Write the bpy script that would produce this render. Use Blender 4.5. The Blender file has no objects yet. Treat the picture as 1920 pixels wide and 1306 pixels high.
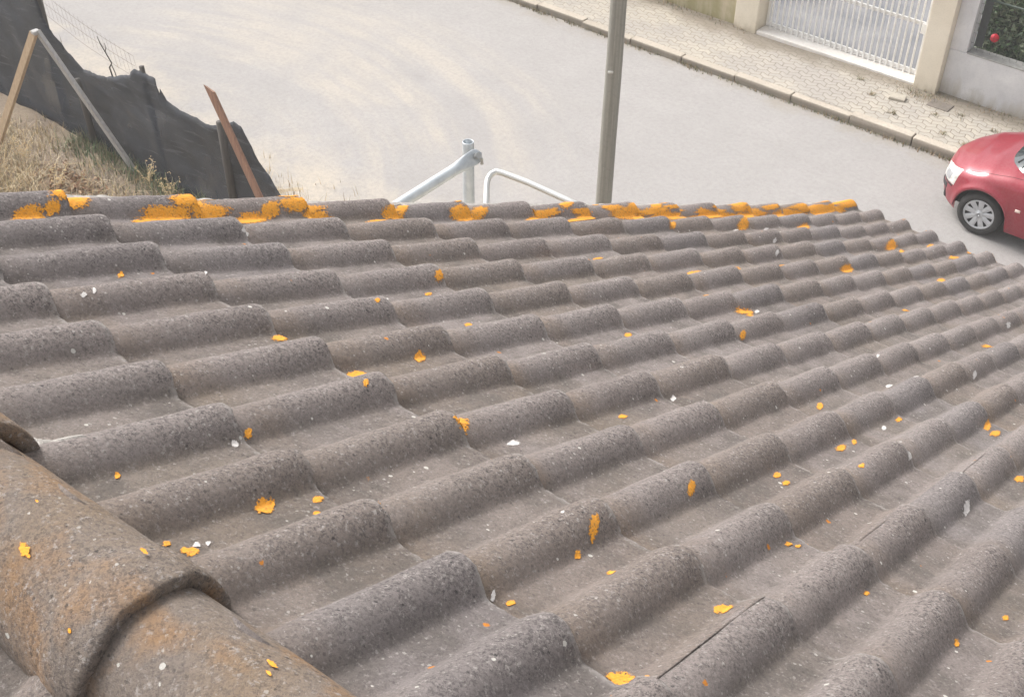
import bpy, bmesh, math, random
import numpy as np
from mathutils import Vector, Matrix, noise
PI = math.pi
random.seed(7); rng = np.random.default_rng(11)
scene = bpy.context.scene

# ------------------------------------------------------------ camera
CAMH = 8.8
cd = bpy.data.cameras.new("camera"); cam = bpy.data.objects.new("camera", cd)
scene.collection.objects.link(cam); scene.camera = cam
right = Vector((0.99988791, 0.00948782, 0.01158206)); down = Vector((0.01497207, -0.63363003, -0.77349132)); fwd = right.cross(down)
cam.matrix_world = Matrix(((right.x, -down.x, -fwd.x, 0), (right.y, -down.y, -fwd.y, 0), (right.z, -down.z, -fwd.z, CAMH), (0, 0, 0, 1)))
cd.sensor_width = 36; cd.lens = 43.281; cd.clip_start = 0.05; cd.clip_end = 2000

# ------------------------------------------------------------ world + sun
SUN_EL, SUN_AZ = math.radians(47), math.radians(-50)      # azimuth measured from +Y towards +X
w = bpy.data.worlds.new("World"); scene.world = w; w.use_nodes = True
nt = w.node_tree; nt.nodes.clear()
sky = nt.nodes.new('ShaderNodeTexSky'); sky.sky_type = 'NISHITA'; sky.sun_disc = False
sky.sun_elevation = SUN_EL; sky.sun_rotation = SUN_AZ; sky.dust_density = 4.0; sky.air_density = 1.0
hs = nt.nodes.new('ShaderNodeHueSaturation'); hs.inputs['Saturation'].default_value = 0.12
bg = nt.nodes.new('ShaderNodeBackground'); bg.inputs['Strength'].default_value = 0.12
wo = nt.nodes.new('ShaderNodeOutputWorld')
nt.links.new(sky.outputs[0], hs.inputs['Color']); nt.links.new(hs.outputs[0], bg.inputs[0]); nt.links.new(bg.outputs[0], wo.inputs[0])
sd = bpy.data.lights.new("sun", 'SUN'); sd.energy = 1.5; sd.angle = math.radians(22); sd.color = (1.0, 0.955, 0.90)
so = bpy.data.objects.new("sun", sd); scene.collection.objects.link(so)
sdir = Vector((math.sin(SUN_AZ) * math.cos(SUN_EL), math.cos(SUN_AZ) * math.cos(SUN_EL), math.sin(SUN_EL)))
so.rotation_euler = (-sdir).to_track_quat('-Z', 'Y').to_euler(); so.location = (0, 0, 30)
vs = scene.view_settings; vs.view_transform = 'Standard'; vs.look = 'None'; vs.exposure = 1.14; vs.gamma = 1.0
vs.use_curve_mapping = False

# ------------------------------------------------------------ frames
ROT = -math.atan2(0.6375, 0.7704)                        # street direction
TS, TN = Vector((0.7704, -0.6375, 0)), Vector((0.6375, 0.7704, 0))
def SN(s, n, z=0.0): return TS * s + TN * n + Vector((0, 0, z))
RA = Vector((0.5562987, 0.70289094, -0.44325623))         # down the roof slope
RB = Vector((0.78413085, -0.62059553, 0.0))               # along the ridge
RN = Vector((0.27508283, 0.34757088, 0.89639496))
RP0 = Vector((-0.92182568, 2.12080604, -1.35252437 + CAMH))
AS, BS = 0.347746, 0.15                                   # course length, roll pitch

# ------------------------------------------------------------ helpers
class MB:
    def __init__(s): s.v = []; s.f = []; s.m = []
    def add(s, vs, fs, mi=0):
        k = len(s.v); s.v += [tuple(p) for p in vs]; s.f += [tuple(k + i for i in f) for f in fs]; s.m += [mi] * len(fs)
    def box(s, c, sz, M=None, mi=0):
        x, y, z = (q / 2 for q in sz); P = [Vector((a * x, b * y, d * z)) for a in (-1, 1) for b in (-1, 1) for d in (-1, 1)]
        if M: P = [M @ p for p in P]
        c = Vector(c); s.add([p + c for p in P], [(0, 1, 3, 2), (4, 6, 7, 5), (0, 4, 5, 1), (2, 3, 7, 6), (0, 2, 6, 4), (1, 5, 7, 3)], mi)
    def bbox(s, c, sz, r=0.01, M=None):                    # bevelled box
        bm = bmesh.new(); bmesh.ops.create_cube(bm, size=1)
        for q in bm.verts: q.co = Vector((q.co.x * sz[0], q.co.y * sz[1], q.co.z * sz[2]))
        bmesh.ops.bevel(bm, geom=bm.edges[:], offset=r, segments=2, affect='EDGES', profile=0.5)
        c = Vector(c); s.add([(M @ q.co if M else q.co) + c for q in bm.verts], [[q.index for q in f.verts] for f in bm.faces]); bm.free()
    def tube(s, pts, r, n=12, cap=True, mi=0):
        pts = [Vector(p) for p in pts]; rs = r if isinstance(r, (list, tuple)) else [r] * len(pts); k0 = len(s.v)
        ref = None
        for i, p in enumerate(pts):
            d = (pts[min(i + 1, len(pts) - 1)] - pts[max(i - 1, 0)]).normalized()
            if ref is None: ref = d.orthogonal().normalized()
            ref = (ref - d * ref.dot(d)).normalized(); q = d.cross(ref)
            for j in range(n):
                a = 2 * PI * j / n; s.v.append(tuple(p + (ref * math.cos(a) + q * math.sin(a)) * rs[i]))
        for i in range(len(pts) - 1):
            for j in range(n):
                a = k0 + i * n + j; b = k0 + i * n + (j + 1) % n; s.f.append((a, b, b + n, a + n)); s.m.append(mi)
        if cap:
            s.f.append(tuple(k0 + j for j in range(n - 1, -1, -1))); s.f.append(tuple(k0 + (len(pts) - 1) * n + j for j in range(n))); s.m += [mi, mi]
    def build(s, name, mat, parent=None, smooth=False, loc=None, rot=0.0):
        me = bpy.data.meshes.new(name); me.from_pydata(s.v, [], s.f)
        for m in (mat if isinstance(mat, (list, tuple)) else [mat]): me.materials.append(m)
        if any(s.m): me.polygons.foreach_set('material_index', s.m)
        if smooth: me.polygons.foreach_set('use_smooth', [True] * len(s.f))
        me.update(); o = bpy.data.objects.new(name, me); scene.collection.objects.link(o)
        if parent is not None:
            o.parent = parent
        else:
            o.rotation_euler = (0, 0, rot)
            if loc: o.location = loc
        return o
def tag(o, label=None, cat=None, group=None, kind=None):
    for k, v in (('label', label), ('category', cat), ('group', group), ('kind', kind)):
        if v: o[k] = v
    return o
def empty(name, loc, rot=0.0):
    o = bpy.data.objects.new(name, None); o.location = loc; o.rotation_euler = (0, 0, rot); o.empty_display_size = 0.2
    scene.collection.objects.link(o); return o
def copy_tree(o, parent=None):
    c = o.copy(); scene.collection.objects.link(c); c.parent = parent
    for ch in list(o.children): copy_tree(ch, c)
    return c

# ------------------------------------------------------------ materials
class NT:
    def __init__(s, name):
        s.mat = bpy.data.materials.new(name); s.mat.use_nodes = True; s.t = s.mat.node_tree; s.t.nodes.clear()
        s.out = s.n('ShaderNodeOutputMaterial'); s.b = s.n('ShaderNodeBsdfPrincipled'); s.l(s.b.outputs[0], s.out.inputs[0])
        s.b.inputs['Roughness'].default_value = 0.85
    def n(s, t, **k):
        q = s.t.nodes.new(t)
        for a, b in k.items(): setattr(q, a, b)
        return q
    def l(s, a, b): s.t.links.new(a, b)
    def sock(s, i, v):
        if v is None: return
        if hasattr(v, 'is_output') or isinstance(v, bpy.types.NodeSocket): s.l(v, i)
        else: i.default_value = v
    def coord(s, kind='Object', scale=None, rotz=0):
        c = s.n('ShaderNodeTexCoord').outputs[kind]
        if scale or rotz:
            m = s.n('ShaderNodeMapping'); s.l(c, m.inputs[0])
            if scale: m.inputs['Scale'].default_value = scale
            m.inputs['Rotation'].default_value = (0, 0, rotz); c = m.outputs[0]
        return c
    def noise(s, v, sc, det=4, rough=0.6, dist=0.0):
        q = s.n('ShaderNodeTexNoise'); s.sock(q.inputs['Vector'], v); q.inputs['Scale'].default_value = sc
        q.inputs['Detail'].default_value = det; q.inputs['Roughness'].default_value = rough; q.inputs['Distortion'].default_value = dist
        return q.outputs['Fac']
    def ramp(s, f, stops, interp='LINEAR'):
        q = s.n('ShaderNodeValToRGB'); s.sock(q.inputs[0], f); e = q.color_ramp.elements; q.color_ramp.interpolation = interp
        while len(e) < len(stops): e.new(0.5)
        for a, (p, c) in zip(e, stops):
            a.position = p; a.color = (c, c, c, 1) if isinstance(c, (int, float)) else (*c, 1)
        return q.outputs[0]
    def mix(s, f, a, b, mode='MIX'):
        q = s.n('ShaderNodeMix', data_type='RGBA', blend_type=mode); s.sock(q.inputs[0], f)
        for i, v in ((6, a), (7, b)): s.sock(q.inputs[i], (*v, 1) if isinstance(v, tuple) and len(v) == 3 else v)
        return q.outputs[2]
    def m(s, op, a, b=None, c=None):
        q = s.n('ShaderNodeMath', operation=op)
        for i, v in enumerate((a, b, c)): s.sock(q.inputs[i], v)
        return q.outputs[0]
    def attr(s, name): return s.n('ShaderNodeAttribute', attribute_name=name).outputs['Fac']
    def bump(s, h, st=0.3, d=0.01, prev=None):
        q = s.n('ShaderNodeBump'); q.inputs['Strength'].default_value = st; q.inputs['Distance'].default_value = d; s.l(h, q.inputs['Height'])
        if prev: s.l(prev, q.inputs['Normal'])
        return q.outputs[0]
    def done(s, col=None, rough=None, nrm=None, metal=None):
        if col is not None: s.sock(s.b.inputs['Base Color'], (*col, 1) if isinstance(col, tuple) else col)
        s.sock(s.b.inputs['Roughness'], rough); s.sock(s.b.inputs['Normal'], nrm); s.sock(s.b.inputs['Metallic'], metal)
        return s.mat
def simple(name, c1, c2=None, sc=8.0, rough=0.8, metal=None, bump=0.15, bd=0.003, det=5):
    t = NT(name); co = t.coord(); c2 = c2 or tuple(q * 0.75 for q in c1)
    f = t.noise(co, sc, det, 0.65)
    return t.done(t.mix(t.ramp(f, [(0.35, 0.0), (0.65, 1.0)]), c1, c2), rough, t.bump(t.noise(co, sc * 9, 3), bump, bd), metal)

# concrete roof tile: grey granular surface, brown cleaner heads, dark crusty noses, pale specks
def tile_mat(name, ridge=False):
    t = NT(name); co = t.coord(); tu = t.attr('tu'); hp = t.attr('hp'); rn = t.attr('rnd')
    big = t.noise(co, 3.2, 4, 0.6); mid = t.noise(co, 34, 6, 0.75); fine = t.noise(co, 420, 3, 0.75); gr = t.noise(co, 165, 5, 0.9)
    base = t.mix(t.ramp(big, [(0.3, 0.0), (0.7, 1.0)]), (0.300, 0.252, 0.232), (0.40, 0.342, 0.318))
    base = t.mix(t.m('MULTIPLY', rn, 0.45), base, (0.43, 0.382, 0.366))
    brown = t.m('MULTIPLY', t.ramp(tu, [(0.03, 1.0), (0.34, 0.0)]), t.ramp(t.noise(co, 5.5, 3), [(0.38, 0.0), (0.62, 0.85)]))
    if ridge:
        brown = t.ramp(t.noise(co, 5.0, 4, 0.55, 0.5), [(0.44, 0.0), (0.70, 0.7)])
        base = t.mix(0.35, base, (0.32, 0.27, 0.21))
    base = t.mix(brown, base, (0.40, 0.275, 0.16) if ridge else (0.315, 0.235, 0.175))
    if ridge:
        org = t.ramp(t.noise(co, 6.0, 4, 0.55, 0.3), [(0.49, 0.0), (0.66, 0.8)])
        base = t.mix(org, base, (0.62, 0.31, 0.09))
    if not ridge:   # brown silt lying along the pans, greenish in places
        silt = t.m('MULTIPLY', t.ramp(t.noise(co, 2.1, 4, 0.55, 0.3), [(0.44, 0.0), (0.64, 0.75)]), t.ramp(hp, [(0.0, 1.0), (0.45, 0.0)]))
        base = t.mix(t.m('MULTIPLY', silt, 0.75), base, (0.275, 0.222, 0.165))
    # each tile weathers its own way; grime settles in the pans
    own = t.m('FRACT', t.m('MULTIPLY', rn, 7.31))
    base = t.mix(t.m('MULTIPLY', t.m('GREATER_THAN', own, 0.72), 0.35), base, (0.245, 0.23, 0.24)); base = t.mix(t.m('MULTIPLY', t.m('LESS_THAN', own, 0.22), 0.35), base, (0.30, 0.235, 0.185))
    if not ridge:
        gm = t.m('MULTIPLY', t.ramp(t.noise(co, 7.0, 6, 0.7, 0.3), [(0.42, 0.0), (0.62, 0.75)]), t.ramp(hp, [(0.0, 1.0), (0.6, 0.15)])); base = t.mix(gm, base, (0.185, 0.162, 0.145))
    # dark crust on the exposed rolls and noses; its flecks also paint bump self-shade
    cr = t.ramp(t.m('ADD', t.m('MULTIPLY', hp, 0.17), t.m('ADD', t.m('MULTIPLY', tu, 0.15), t.m('MULTIPLY', mid, 0.55))), [(0.40, 0.0), (0.60, 1.0)])
    sp = t.ramp(gr, [(0.45, 1.0), (0.51, 0.0)])
    base = t.mix(t.m('MULTIPLY', sp, t.m('MULTIPLY_ADD', cr, 0.50, 0.30)), base, (0.085, 0.075, 0.076))
    pale = t.m('MULTIPLY', t.ramp(t.noise(co, 120, 4, 0.8), [(0.56, 0.0), (0.64, 1.0)]), t.m('MULTIPLY_ADD', cr, 0.40, 0.45))
    base = t.mix(pale, base, (0.56, 0.51, 0.48))
    base = t.mix(t.ramp(fine, [(0.3, 0.0), (0.7, 0.2)]), base, (0.10, 0.095, 0.095))
    vo = t.n('ShaderNodeTexVoronoi'); t.l(co, vo.inputs[0]); vo.inputs['Scale'].default_value = 62
    vr = t.n('ShaderNodeSeparateColor'); t.l(vo.outputs['Color'], vr.inputs[0])
    pick = t.m('GREATER_THAN', vr.outputs[0], 0.975 if ridge else 0.94)
    spot = t.m('MULTIPLY', t.m('LESS_THAN', t.m('ADD', vo.outputs['Distance'], t.m('MULTIPLY', gr, 0.35)), t.m('MULTIPLY_ADD', t.m('POWER', vr.outputs[1], 2.5), 0.24, 0.20)), pick)
    base = t.mix(spot, base, (0.72, 0.69, 0.64))
    v2 = t.n('ShaderNodeTexVoronoi'); t.l(co, v2.inputs[0]); v2.inputs['Scale'].default_value = 135
    v2c = t.n('ShaderNodeSeparateColor'); t.l(v2.outputs['Color'], v2c.inputs[0]); clus = t.ramp(t.noise(co, 9, 3), [(0.45, 0.0), (0.65, 1.0)])
    dot = t.m('LESS_THAN', t.m('ADD', v2.outputs['Distance'], t.m('MULTIPLY', t.m('SUBTRACT', t.noise(co, 420, 3, .8), .5), .9)), t.m('MULTIPLY_ADD', v2c.outputs[1], .24, .10))
    base = t.mix(t.m('MULTIPLY', t.m('MULTIPLY', dot, t.m('GREATER_THAN', v2c.outputs[0], .95 if ridge else .87)), t.m('MULTIPLY_ADD', clus, .55, .25)), base, (0.66, 0.62, 0.58))
    base = t.mix(t.m('MULTIPLY', t.m('MULTIPLY', dot, t.m('LESS_THAN', v2c.outputs[0], .20)), t.m('MULTIPLY_ADD', cr, .45, .35)), base, (0.045, 0.042, 0.045))
    base = t.mix(t.m('MULTIPLY', t.ramp(tu, [(0.955, 0.0), (0.99, 1.0)]), t.ramp(t.noise(co, 45, 3), [(.42, 0.0), (.58, .55)])), base, (0.56, 0.52, 0.49))
    ho = t.n('ShaderNodeTexVoronoi'); t.l(co, ho.inputs[0]); ho.inputs['Scale'].default_value = 34
    hr = t.n('ShaderNodeSeparateColor'); t.l(ho.outputs['Color'], hr.inputs[0])
    oran = t.m('MULTIPLY', t.m('LESS_THAN', t.m('ADD', ho.outputs['Distance'], t.m('MULTIPLY', gr, 0.5)), 0.40), t.m('GREATER_THAN', hr.outputs[0], 0.985))
    base = t.mix(oran, base, (0.75, 0.29, 0.055))
    h = t.m('ADD', t.m('MULTIPLY', gr, 0.7), t.m('MULTIPLY', mid, 0.8))
    nb = t.bump(h, 0.85, 0.012); nb = t.bump(fine, 0.4, 0.0015, nb)
    t.b.inputs['Specular IOR Level'].default_value = 0.25
    return t.done(base, 0.93, nb)
M_TILE = tile_mat('weathered_tile'); M_RIDGE = tile_mat('weathered_ridge', True)
def lichen_mat():
    t = NT('orange_lichen'); co = t.coord(); f = t.noise(co, 90, 4, 0.7)
    c = t.mix(t.ramp(f, [(0.35, 0.0), (0.65, 1.0)]), (0.84, 0.36, 0.030), (0.66, 0.235, 0.022))
    c = t.mix(t.ramp(f, [(0.40, .0), (0.75, .7)]), c, (0.84, 0.46, 0.075)); c = t.mix(t.ramp(t.noise(co, 120, 4, .85), [(0.54, 0.0), (0.64, .75)]), c, (0.25, 0.13, 0.05))
    t.done(c, 0.9, t.bump(t.noise(co, 260, 3), 0.7, 0.003)); return crust(t)
def crust(t, thr=0.78, amp=1.05):
    co = t.coord(); k = t.m('ADD', t.attr('rim'), t.m('MULTIPLY', t.m('SUBTRACT', t.noise(co, 170, 5, .75), .5), amp * 2))
    tr = t.n('ShaderNodeBsdfTransparent'); mx = t.n('ShaderNodeMixShader'); t.l(t.m('LESS_THAN', k, thr), mx.inputs[0])
    t.l(tr.outputs[0], mx.inputs[1]); t.l(t.b.outputs[0], mx.inputs[2]); t.l(mx.outputs[0], t.out.inputs[0]); return t.mat
M_LICH = lichen_mat()
def drop_mat():
    t = NT('pale_crust'); f = t.noise(t.coord(), 120, 4, .7); t.done(t.mix(t.ramp(f, [(0.35, 0.0), (0.65, 1.0)]), (0.70, 0.66, 0.63), (0.48, 0.45, 0.43)), .95); return crust(t, .72, .85)
M_DROP = drop_mat()
M_MORT = simple('pale_mortar', (0.46, 0.43, 0.40), (0.28, 0.26, 0.24), 40, 0.95, bump=0.6, bd=0.006)
M_WALL = simple('rendered_wall', (0.62, 0.58, 0.50), (0.52, 0.48, 0.41), 2.0, 0.9)
# ------------------------------------------------------------ the tiled roof
DN = [.008, .009, .012, .004, .001, -.002, -.004, -.005, -.005, -.006, -.006, -.004, -.004, -.004, 0.0, .009, .019, .02]   # j = -2 .. 15: old rafters sag
def dn(j):
    x = min(max(j + 2, 0), len(DN) - 1.001); k = int(x); return DN[k] + (DN[k + 1] - DN[k]) * (x - k)
TT, HU = 0.013, 0.036
JIT = {}
def jit(m, k):
    if (m, k) not in JIT:
        r = random.Random(m * 131 + k * 7919)
        JIT[(m, k)] = (r.gauss(0, .010), r.gauss(0, .0013), r.gauss(0, .0020), r.random(), r.gauss(0, .006))
    return JIT[(m, k)]
def hump(i):
    x = abs(i - round(i)) / 0.35
    return 0.0 if x >= 1 else 0.5 * (1 - x ** 2.1) ** (0.72 + 0.9 * x ** 3) + 0.5 * (0.5 + 0.5 * math.cos(PI * x)) ** 0.8
def theight(i, j, m, k):
    """height of tile (m, k) over the crest plane"""
    u = j - (k - 1); ja = jit(m, k)
    uc = min(max(u, -0.15), 1.0)
    hh = (HU - 0.008) + 0.008 * uc
    h = TT * uc + hh * hump(i) - TT - HU + ja[1] + ja[2] * (i - (2 * m - 1)) * 0.5 + dn(j)
    return h + 0.0022 * noise.noise(Vector((i * 1.9, j * 4.3, m * 3.1 + k))) + 0.0011 * noise.noise(Vector((i * 7.0, j * 16.0, k * 2.7)))
def rp(i, j, h): return RP0 + RB * (i * BS) + RA * (j * AS) + RN * h
def tile_of(i, j):
    m = math.floor((i + 0.20 + 1) / 2); k = math.ceil(j - 1e-6)
    if j - (k - 1) < jit(m, k - 1)[0]: k -= 1
    return m, k
def surf(i, j, off=0.0):
    j = min(j, 13.97)
    m, k = tile_of(i, j)
    return rp(i, j, theight(i, j, m, k) + off)

IMAX, KMAX = 27, 14
US = [-0.12, 0.0, 0.07, 0.14, 0.22, 0.3, 0.38, 0.46, 0.54, 0.62, 0.7, 0.78, 0.85, 0.91, 0.95]
NOSE = [(0.982, -.0003), (0.995, -.0016), (1.0, -.0042), (1.001, -.0150), (0.985, -.0240)]
def tiles(kmin, kmax, ms, fn, vcut=None):
    V = []; F = []; A = {'tu': [], 'hp': [], 'rnd': []}
    for m in ms:
        c0 = 2 * m - 1
        vv = [c0 - 0.20 + 2.07 * q / 64 for q in range(65)]
        if m == 0: vv = [-0.46 + (0.68 + 1.0) * 0 + (1.34 * q / 40) for q in range(41)]
        if m == max(ms): vv = [q for q in vv]
        vv = [vv[0]] + vv + [vv[-1]]
        for k in range(kmin, kmax + 1):
            ja = jit(m, k); b0 = len(V); nu = len(US) + len(NOSE)
            for vi, i in enumerate(vv):
                skirt = -0.014 if vi == 0 else (-0.006 if vi == len(vv) - 1 else 0.0)
                edge = 0.0018 if vi <= 1 else 0.0018 * max(0, 1 - (i - vv[0]) / 0.16)
                if m > 0: skirt += (-0.0022 if m in (5, 6) else -0.0045) * min(1, max(0, (i - (c0 + 1.66)) / .12))
                if m == 0 and vi == 0: skirt = -0.055; edge = 0
                wob = 0.012 * noise.noise(Vector((i * 2.2, k * 5.1, 9.0))) + 0.010 * noise.noise(Vector((i * 9.0, k * 5.1, 4.0))) + 0.007 * noise.noise(Vector((i * 27.0, k * 5.1, 8.0))) - .05 * max(0, noise.noise(Vector((i * 3.3, k * 2.7, m * 1.9))) - .48)
                tw = ja[4] * (i - c0)
                for u in US:
                    uu = u if u < 0.5 else u + (u - 0.5) * 2 * (ja[0] + wob + tw)
                    V.append(fn(i, k - 1 + uu, theight(i, k - 1 + u, m, k) + skirt + edge * (0.4 + 0.6 * u)))
                    A['tu'].append(min(max(u, 0), 1)); A['hp'].append(hump(i)); A['rnd'].append(ja[3])
                for u, dz in NOSE:
                    uu = u + ja[0] + wob + tw
                    sc = 0.55 + 0.45 * hump(i)
                    V.append(fn(i, k - 1 + uu, theight(i, k - 1 + min(u, 1), m, k) + dz * sc + skirt + edge))
                    A['tu'].append(min(u, 1)); A['hp'].append(hump(i)); A['rnd'].append(ja[3])
            for a in range(len(vv) - 1):
                for b in range(nu - 1):
                    q = b0 + a * nu + b; F.append((q, q + 1, q + nu + 1, q + nu))
    return V, F, A
def tile_mesh(name, VFA, parent, mat):
    V, F, A = VFA
    me = bpy.data.meshes.new(name); me.from_pydata([tuple(Vector(v) - parent.location) for v in V], [], F); me.materials.append(mat)
    for k, d in A.items(): me.attributes.new(k, 'FLOAT', 'POINT').data.foreach_set('value', d)
    me.polygons.foreach_set('use_smooth', [True] * len(F)); me.update()
    o = bpy.data.objects.new(name, me); scene.collection.objects.link(o); o.parent = parent; return o

house = empty('house', rp(8, 6, 0) * 1.0); house.location.z = 0
tag(house, 'building with an old grey concrete tile roof spotted with orange lichen', 'house')
HL = house.location.copy()
roof = tile_mesh('roof', tiles(-1, KMAX, range(0, (IMAX + 1) // 2), rp), house, M_TILE)
RA2 = Vector((-RA.x, -RA.y, RA.z)); RN2 = Vector((-RN.x, -RN.y, RN.z))
def rp2(i, j, h): return RP0 + RA * (-2.2 * AS) + RB * (i * BS) + RA2 * ((j + 2.0) * AS) + RN2 * h
o = tile_mesh('roof', tiles(-1, 11, range(0, (IMAX + 1) // 2), rp2), house, M_TILE)
tag(o, 'back slope of the tiled roof behind the ridge')

def part(mb, name, mat, parent=house, smooth=False, L=None):
    L = parent.location if parent.type == 'EMPTY' else L
    mb.v = [tuple(Vector(v) - L) for v in mb.v]; o = mb.build(name, mat, parent, smooth)
    if hasattr(mb, 'rim'): o.data.attributes.new('rim', 'FLOAT', 'POINT').data.foreach_set('value', mb.rim)
    return o

# ridge tiles: half round, big end over the small end of the next, laid along the ridge
hd = Vector((0.62059553, 0.78413085, 0))
RIDGE0 = RP0 + RA * (-2.2 * AS)
def ridge_tile(i1, seed):
    """big end at i1 (towards the right), small end 2.7 rolls further left"""
    V = []; F = []; A = {'tu': [], 'hp': [], 'rnd': []}; r_ = random.Random(seed)
    N = 40; prof = []
    L = 0.405
    st = [(-0.030, -.034), (-0.026, -.006), (0.0, .0), (.004, .0)] 
    secs = []   # (distance back from the big end, radius)
    secs = [(0.060, .1030), (0.004, .1030), (-0.001, .1045), (-0.002, .1270), (0.001, .1300), (0.008, .1315), (0.045, .1310), (0.06, .1285), (0.068, .1245)] + [(0.075 + q * 0.033, .1220 - q * .0016) for q in range(0, 11)]
    tz = r_.gauss(0, .002); rx = r_.gauss(0, .003)
    for d, r in secs:
        for q in range(N + 1):
            th = PI * (-0.08 + 1.30 * q / N)
            rr = r * (1 + 0.012 * noise.noise(Vector((q * .22, d * 14, seed * 5.3))))
            dd = d + (0.007 * noise.noise(Vector((q * .35, seed * 3.1, 1))) if d < 0.05 else 0)
            y = math.cos(th) * rr * 0.79 - .005; z = math.sin(th) * rr * 0.905
            V.append(RIDGE0 + RB * (i1 * BS - dd) + hd * (y + rx) + Vector((0, 0, z - 0.085 + tz)))
            A['tu'].append(0.2 + 0.6 * (1 - min(max(d, 0) / L, 1))); A['hp'].append(0.6); A['rnd'].append(r_.random() * 0 + 0.3)
    n = N + 1
    for a in range(len(secs) - 1):
        for b in range(N): q = a * n + b; F.append((q, q + n, q + n + 1, q + 1))
    o = tile_mesh('ridge_tile', (V, F, A), house, M_RIDGE); return o
RI = [8.34 + 2.38 * q for q in range(-3, 8)]
for q, i1 in enumerate(RI): ridge_tile(i1, q + 2)
def ridge_pt(i, th, off=.0):
    d = min((i1 * BS - i * BS) for i1 in RI if i1 >= i); r = (.1220 - .0485 * max(0, d - .075) if d > .075 else .1315 - (.0070 if d > .062 else 0)) + off
    return RIDGE0 + RB * (i * BS) + hd * (math.cos(th) * r * .79 - .005) + Vector((0, 0, math.sin(th) * r * .905 - .085))
RL = [(7.31, 1.97, .085, .070, 3), (8.03, 1.21, .045, .030, 5), (9.38, 1.24, .058, .040, 8), (9.43, 1.36, .035, .022, 11), (8.10, 2.27, .025, .022, 13), (7.0, 1.45, .022, .018, 17)]
RIDGE_LICHEN = []
for i_, th_, ri, rt, sd_ in RL:
    mb = MB(); mb.rim = [0.0]; mb.v.append(tuple(ridge_pt(i_, th_, .0016))); n_ = 40
    for r in range(1, 7):
        for q in range(n_):
            a = 2 * PI * q / n_; R = 1 + .25 * noise.noise(Vector((math.cos(a) * 1.3 + sd_, math.sin(a) * 1.3, sd_))) + .12 * noise.noise(Vector((math.cos(a) * 6, math.sin(a) * 6, sd_)))
            mb.v.append(tuple(ridge_pt(i_ + ri * math.cos(a) * r / 6 * R + .3 * ri * math.sin(a) * r / 6, th_ + rt * math.sin(a) * r / 6 * R, .0014))); mb.rim.append(r / 6)
    for q in range(n_): mb.f.append((0, 1 + q, 1 + (q + 1) % n_)); mb.m.append(0)
    for r in range(5):
        for q in range(n_): a = 1 + r * n_ + q; b = 1 + r * n_ + (q + 1) % n_; mb.f.append((a, a + n_, b + n_, b)); mb.m.append(0)
    part(mb, 'lichen_patch', M_LICH, house, True)
# mortar bedding under the ridge tiles and the pale pat at the joint
mb = MB()
for side in (1,):
    for q in range(230):
        i = 0.2 + q * 0.115
        c = surf(i, -1.975 + 0.02 * noise.noise(Vector((i * 2, 0, 0))), -0.012); mb.bbox(c, (0.024, 0.03, 0.018 + .006 * noise.noise(Vector((i * 3, 1, 0)))), .005, Matrix.Rotation(ROT + rng.normal() * .5, 3, 'Z'))
part(mb, 'ridge_mortar', M_TILE)
def blob(mb, c0, c1, e1x, e1y, e2x, e2y, seed, off=0.0016, n=34, ragged=0.38, drop=-0.0025, rings=5):
    """crusty patch draped over the tiles; outline in roof coordinates"""
    k0 = len(mb.v); ph = seed * 3.7
    if not hasattr(mb, 'rim'): mb.rim = []
    mb.rim.append(0.0)
    mb.v.append(tuple(surf(c0, c1, off)))
    for r in range(1, rings + 1):
        for q in range(n):
            a = 2 * PI * q / n; R = 1 + ragged * (noise.noise(Vector((math.cos(a) * 1.1 + ph, math.sin(a) * 1.1, ph))) * 0.9 + 0.55 * noise.noise(Vector((math.cos(a) * 3.4 + ph, math.sin(a) * 3.4, 2))))+ ragged * .45 * noise.noise(Vector((math.cos(a) * 13 + ph, math.sin(a) * 13, 5)))
            f = r / rings * max(R, 0.25) * 1.12
            mb.rim.append(r / rings)
            i = c0 + e1x * math.cos(a) * f + e2x * math.sin(a) * f; j = c1 + e1y * math.cos(a) * f + e2y * math.sin(a) * f
            mb.v.append(tuple(surf(i, j, off + (0.0008 * noise.noise(Vector((i * 60, j * 120, 1)))) if r < rings else drop)))
    for q in range(n): mb.f.append((k0, k0 + 1 + q, k0 + 1 + (q + 1) % n)); mb.m.append(0)
    for r in range(rings - 1):
        for q in range(n):
            a = k0 + 1 + r * n + q; b = k0 + 1 + r * n + (q + 1) % n; mb.f.append((a, a + n, b + n, b)); mb.m.append(0)
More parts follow.
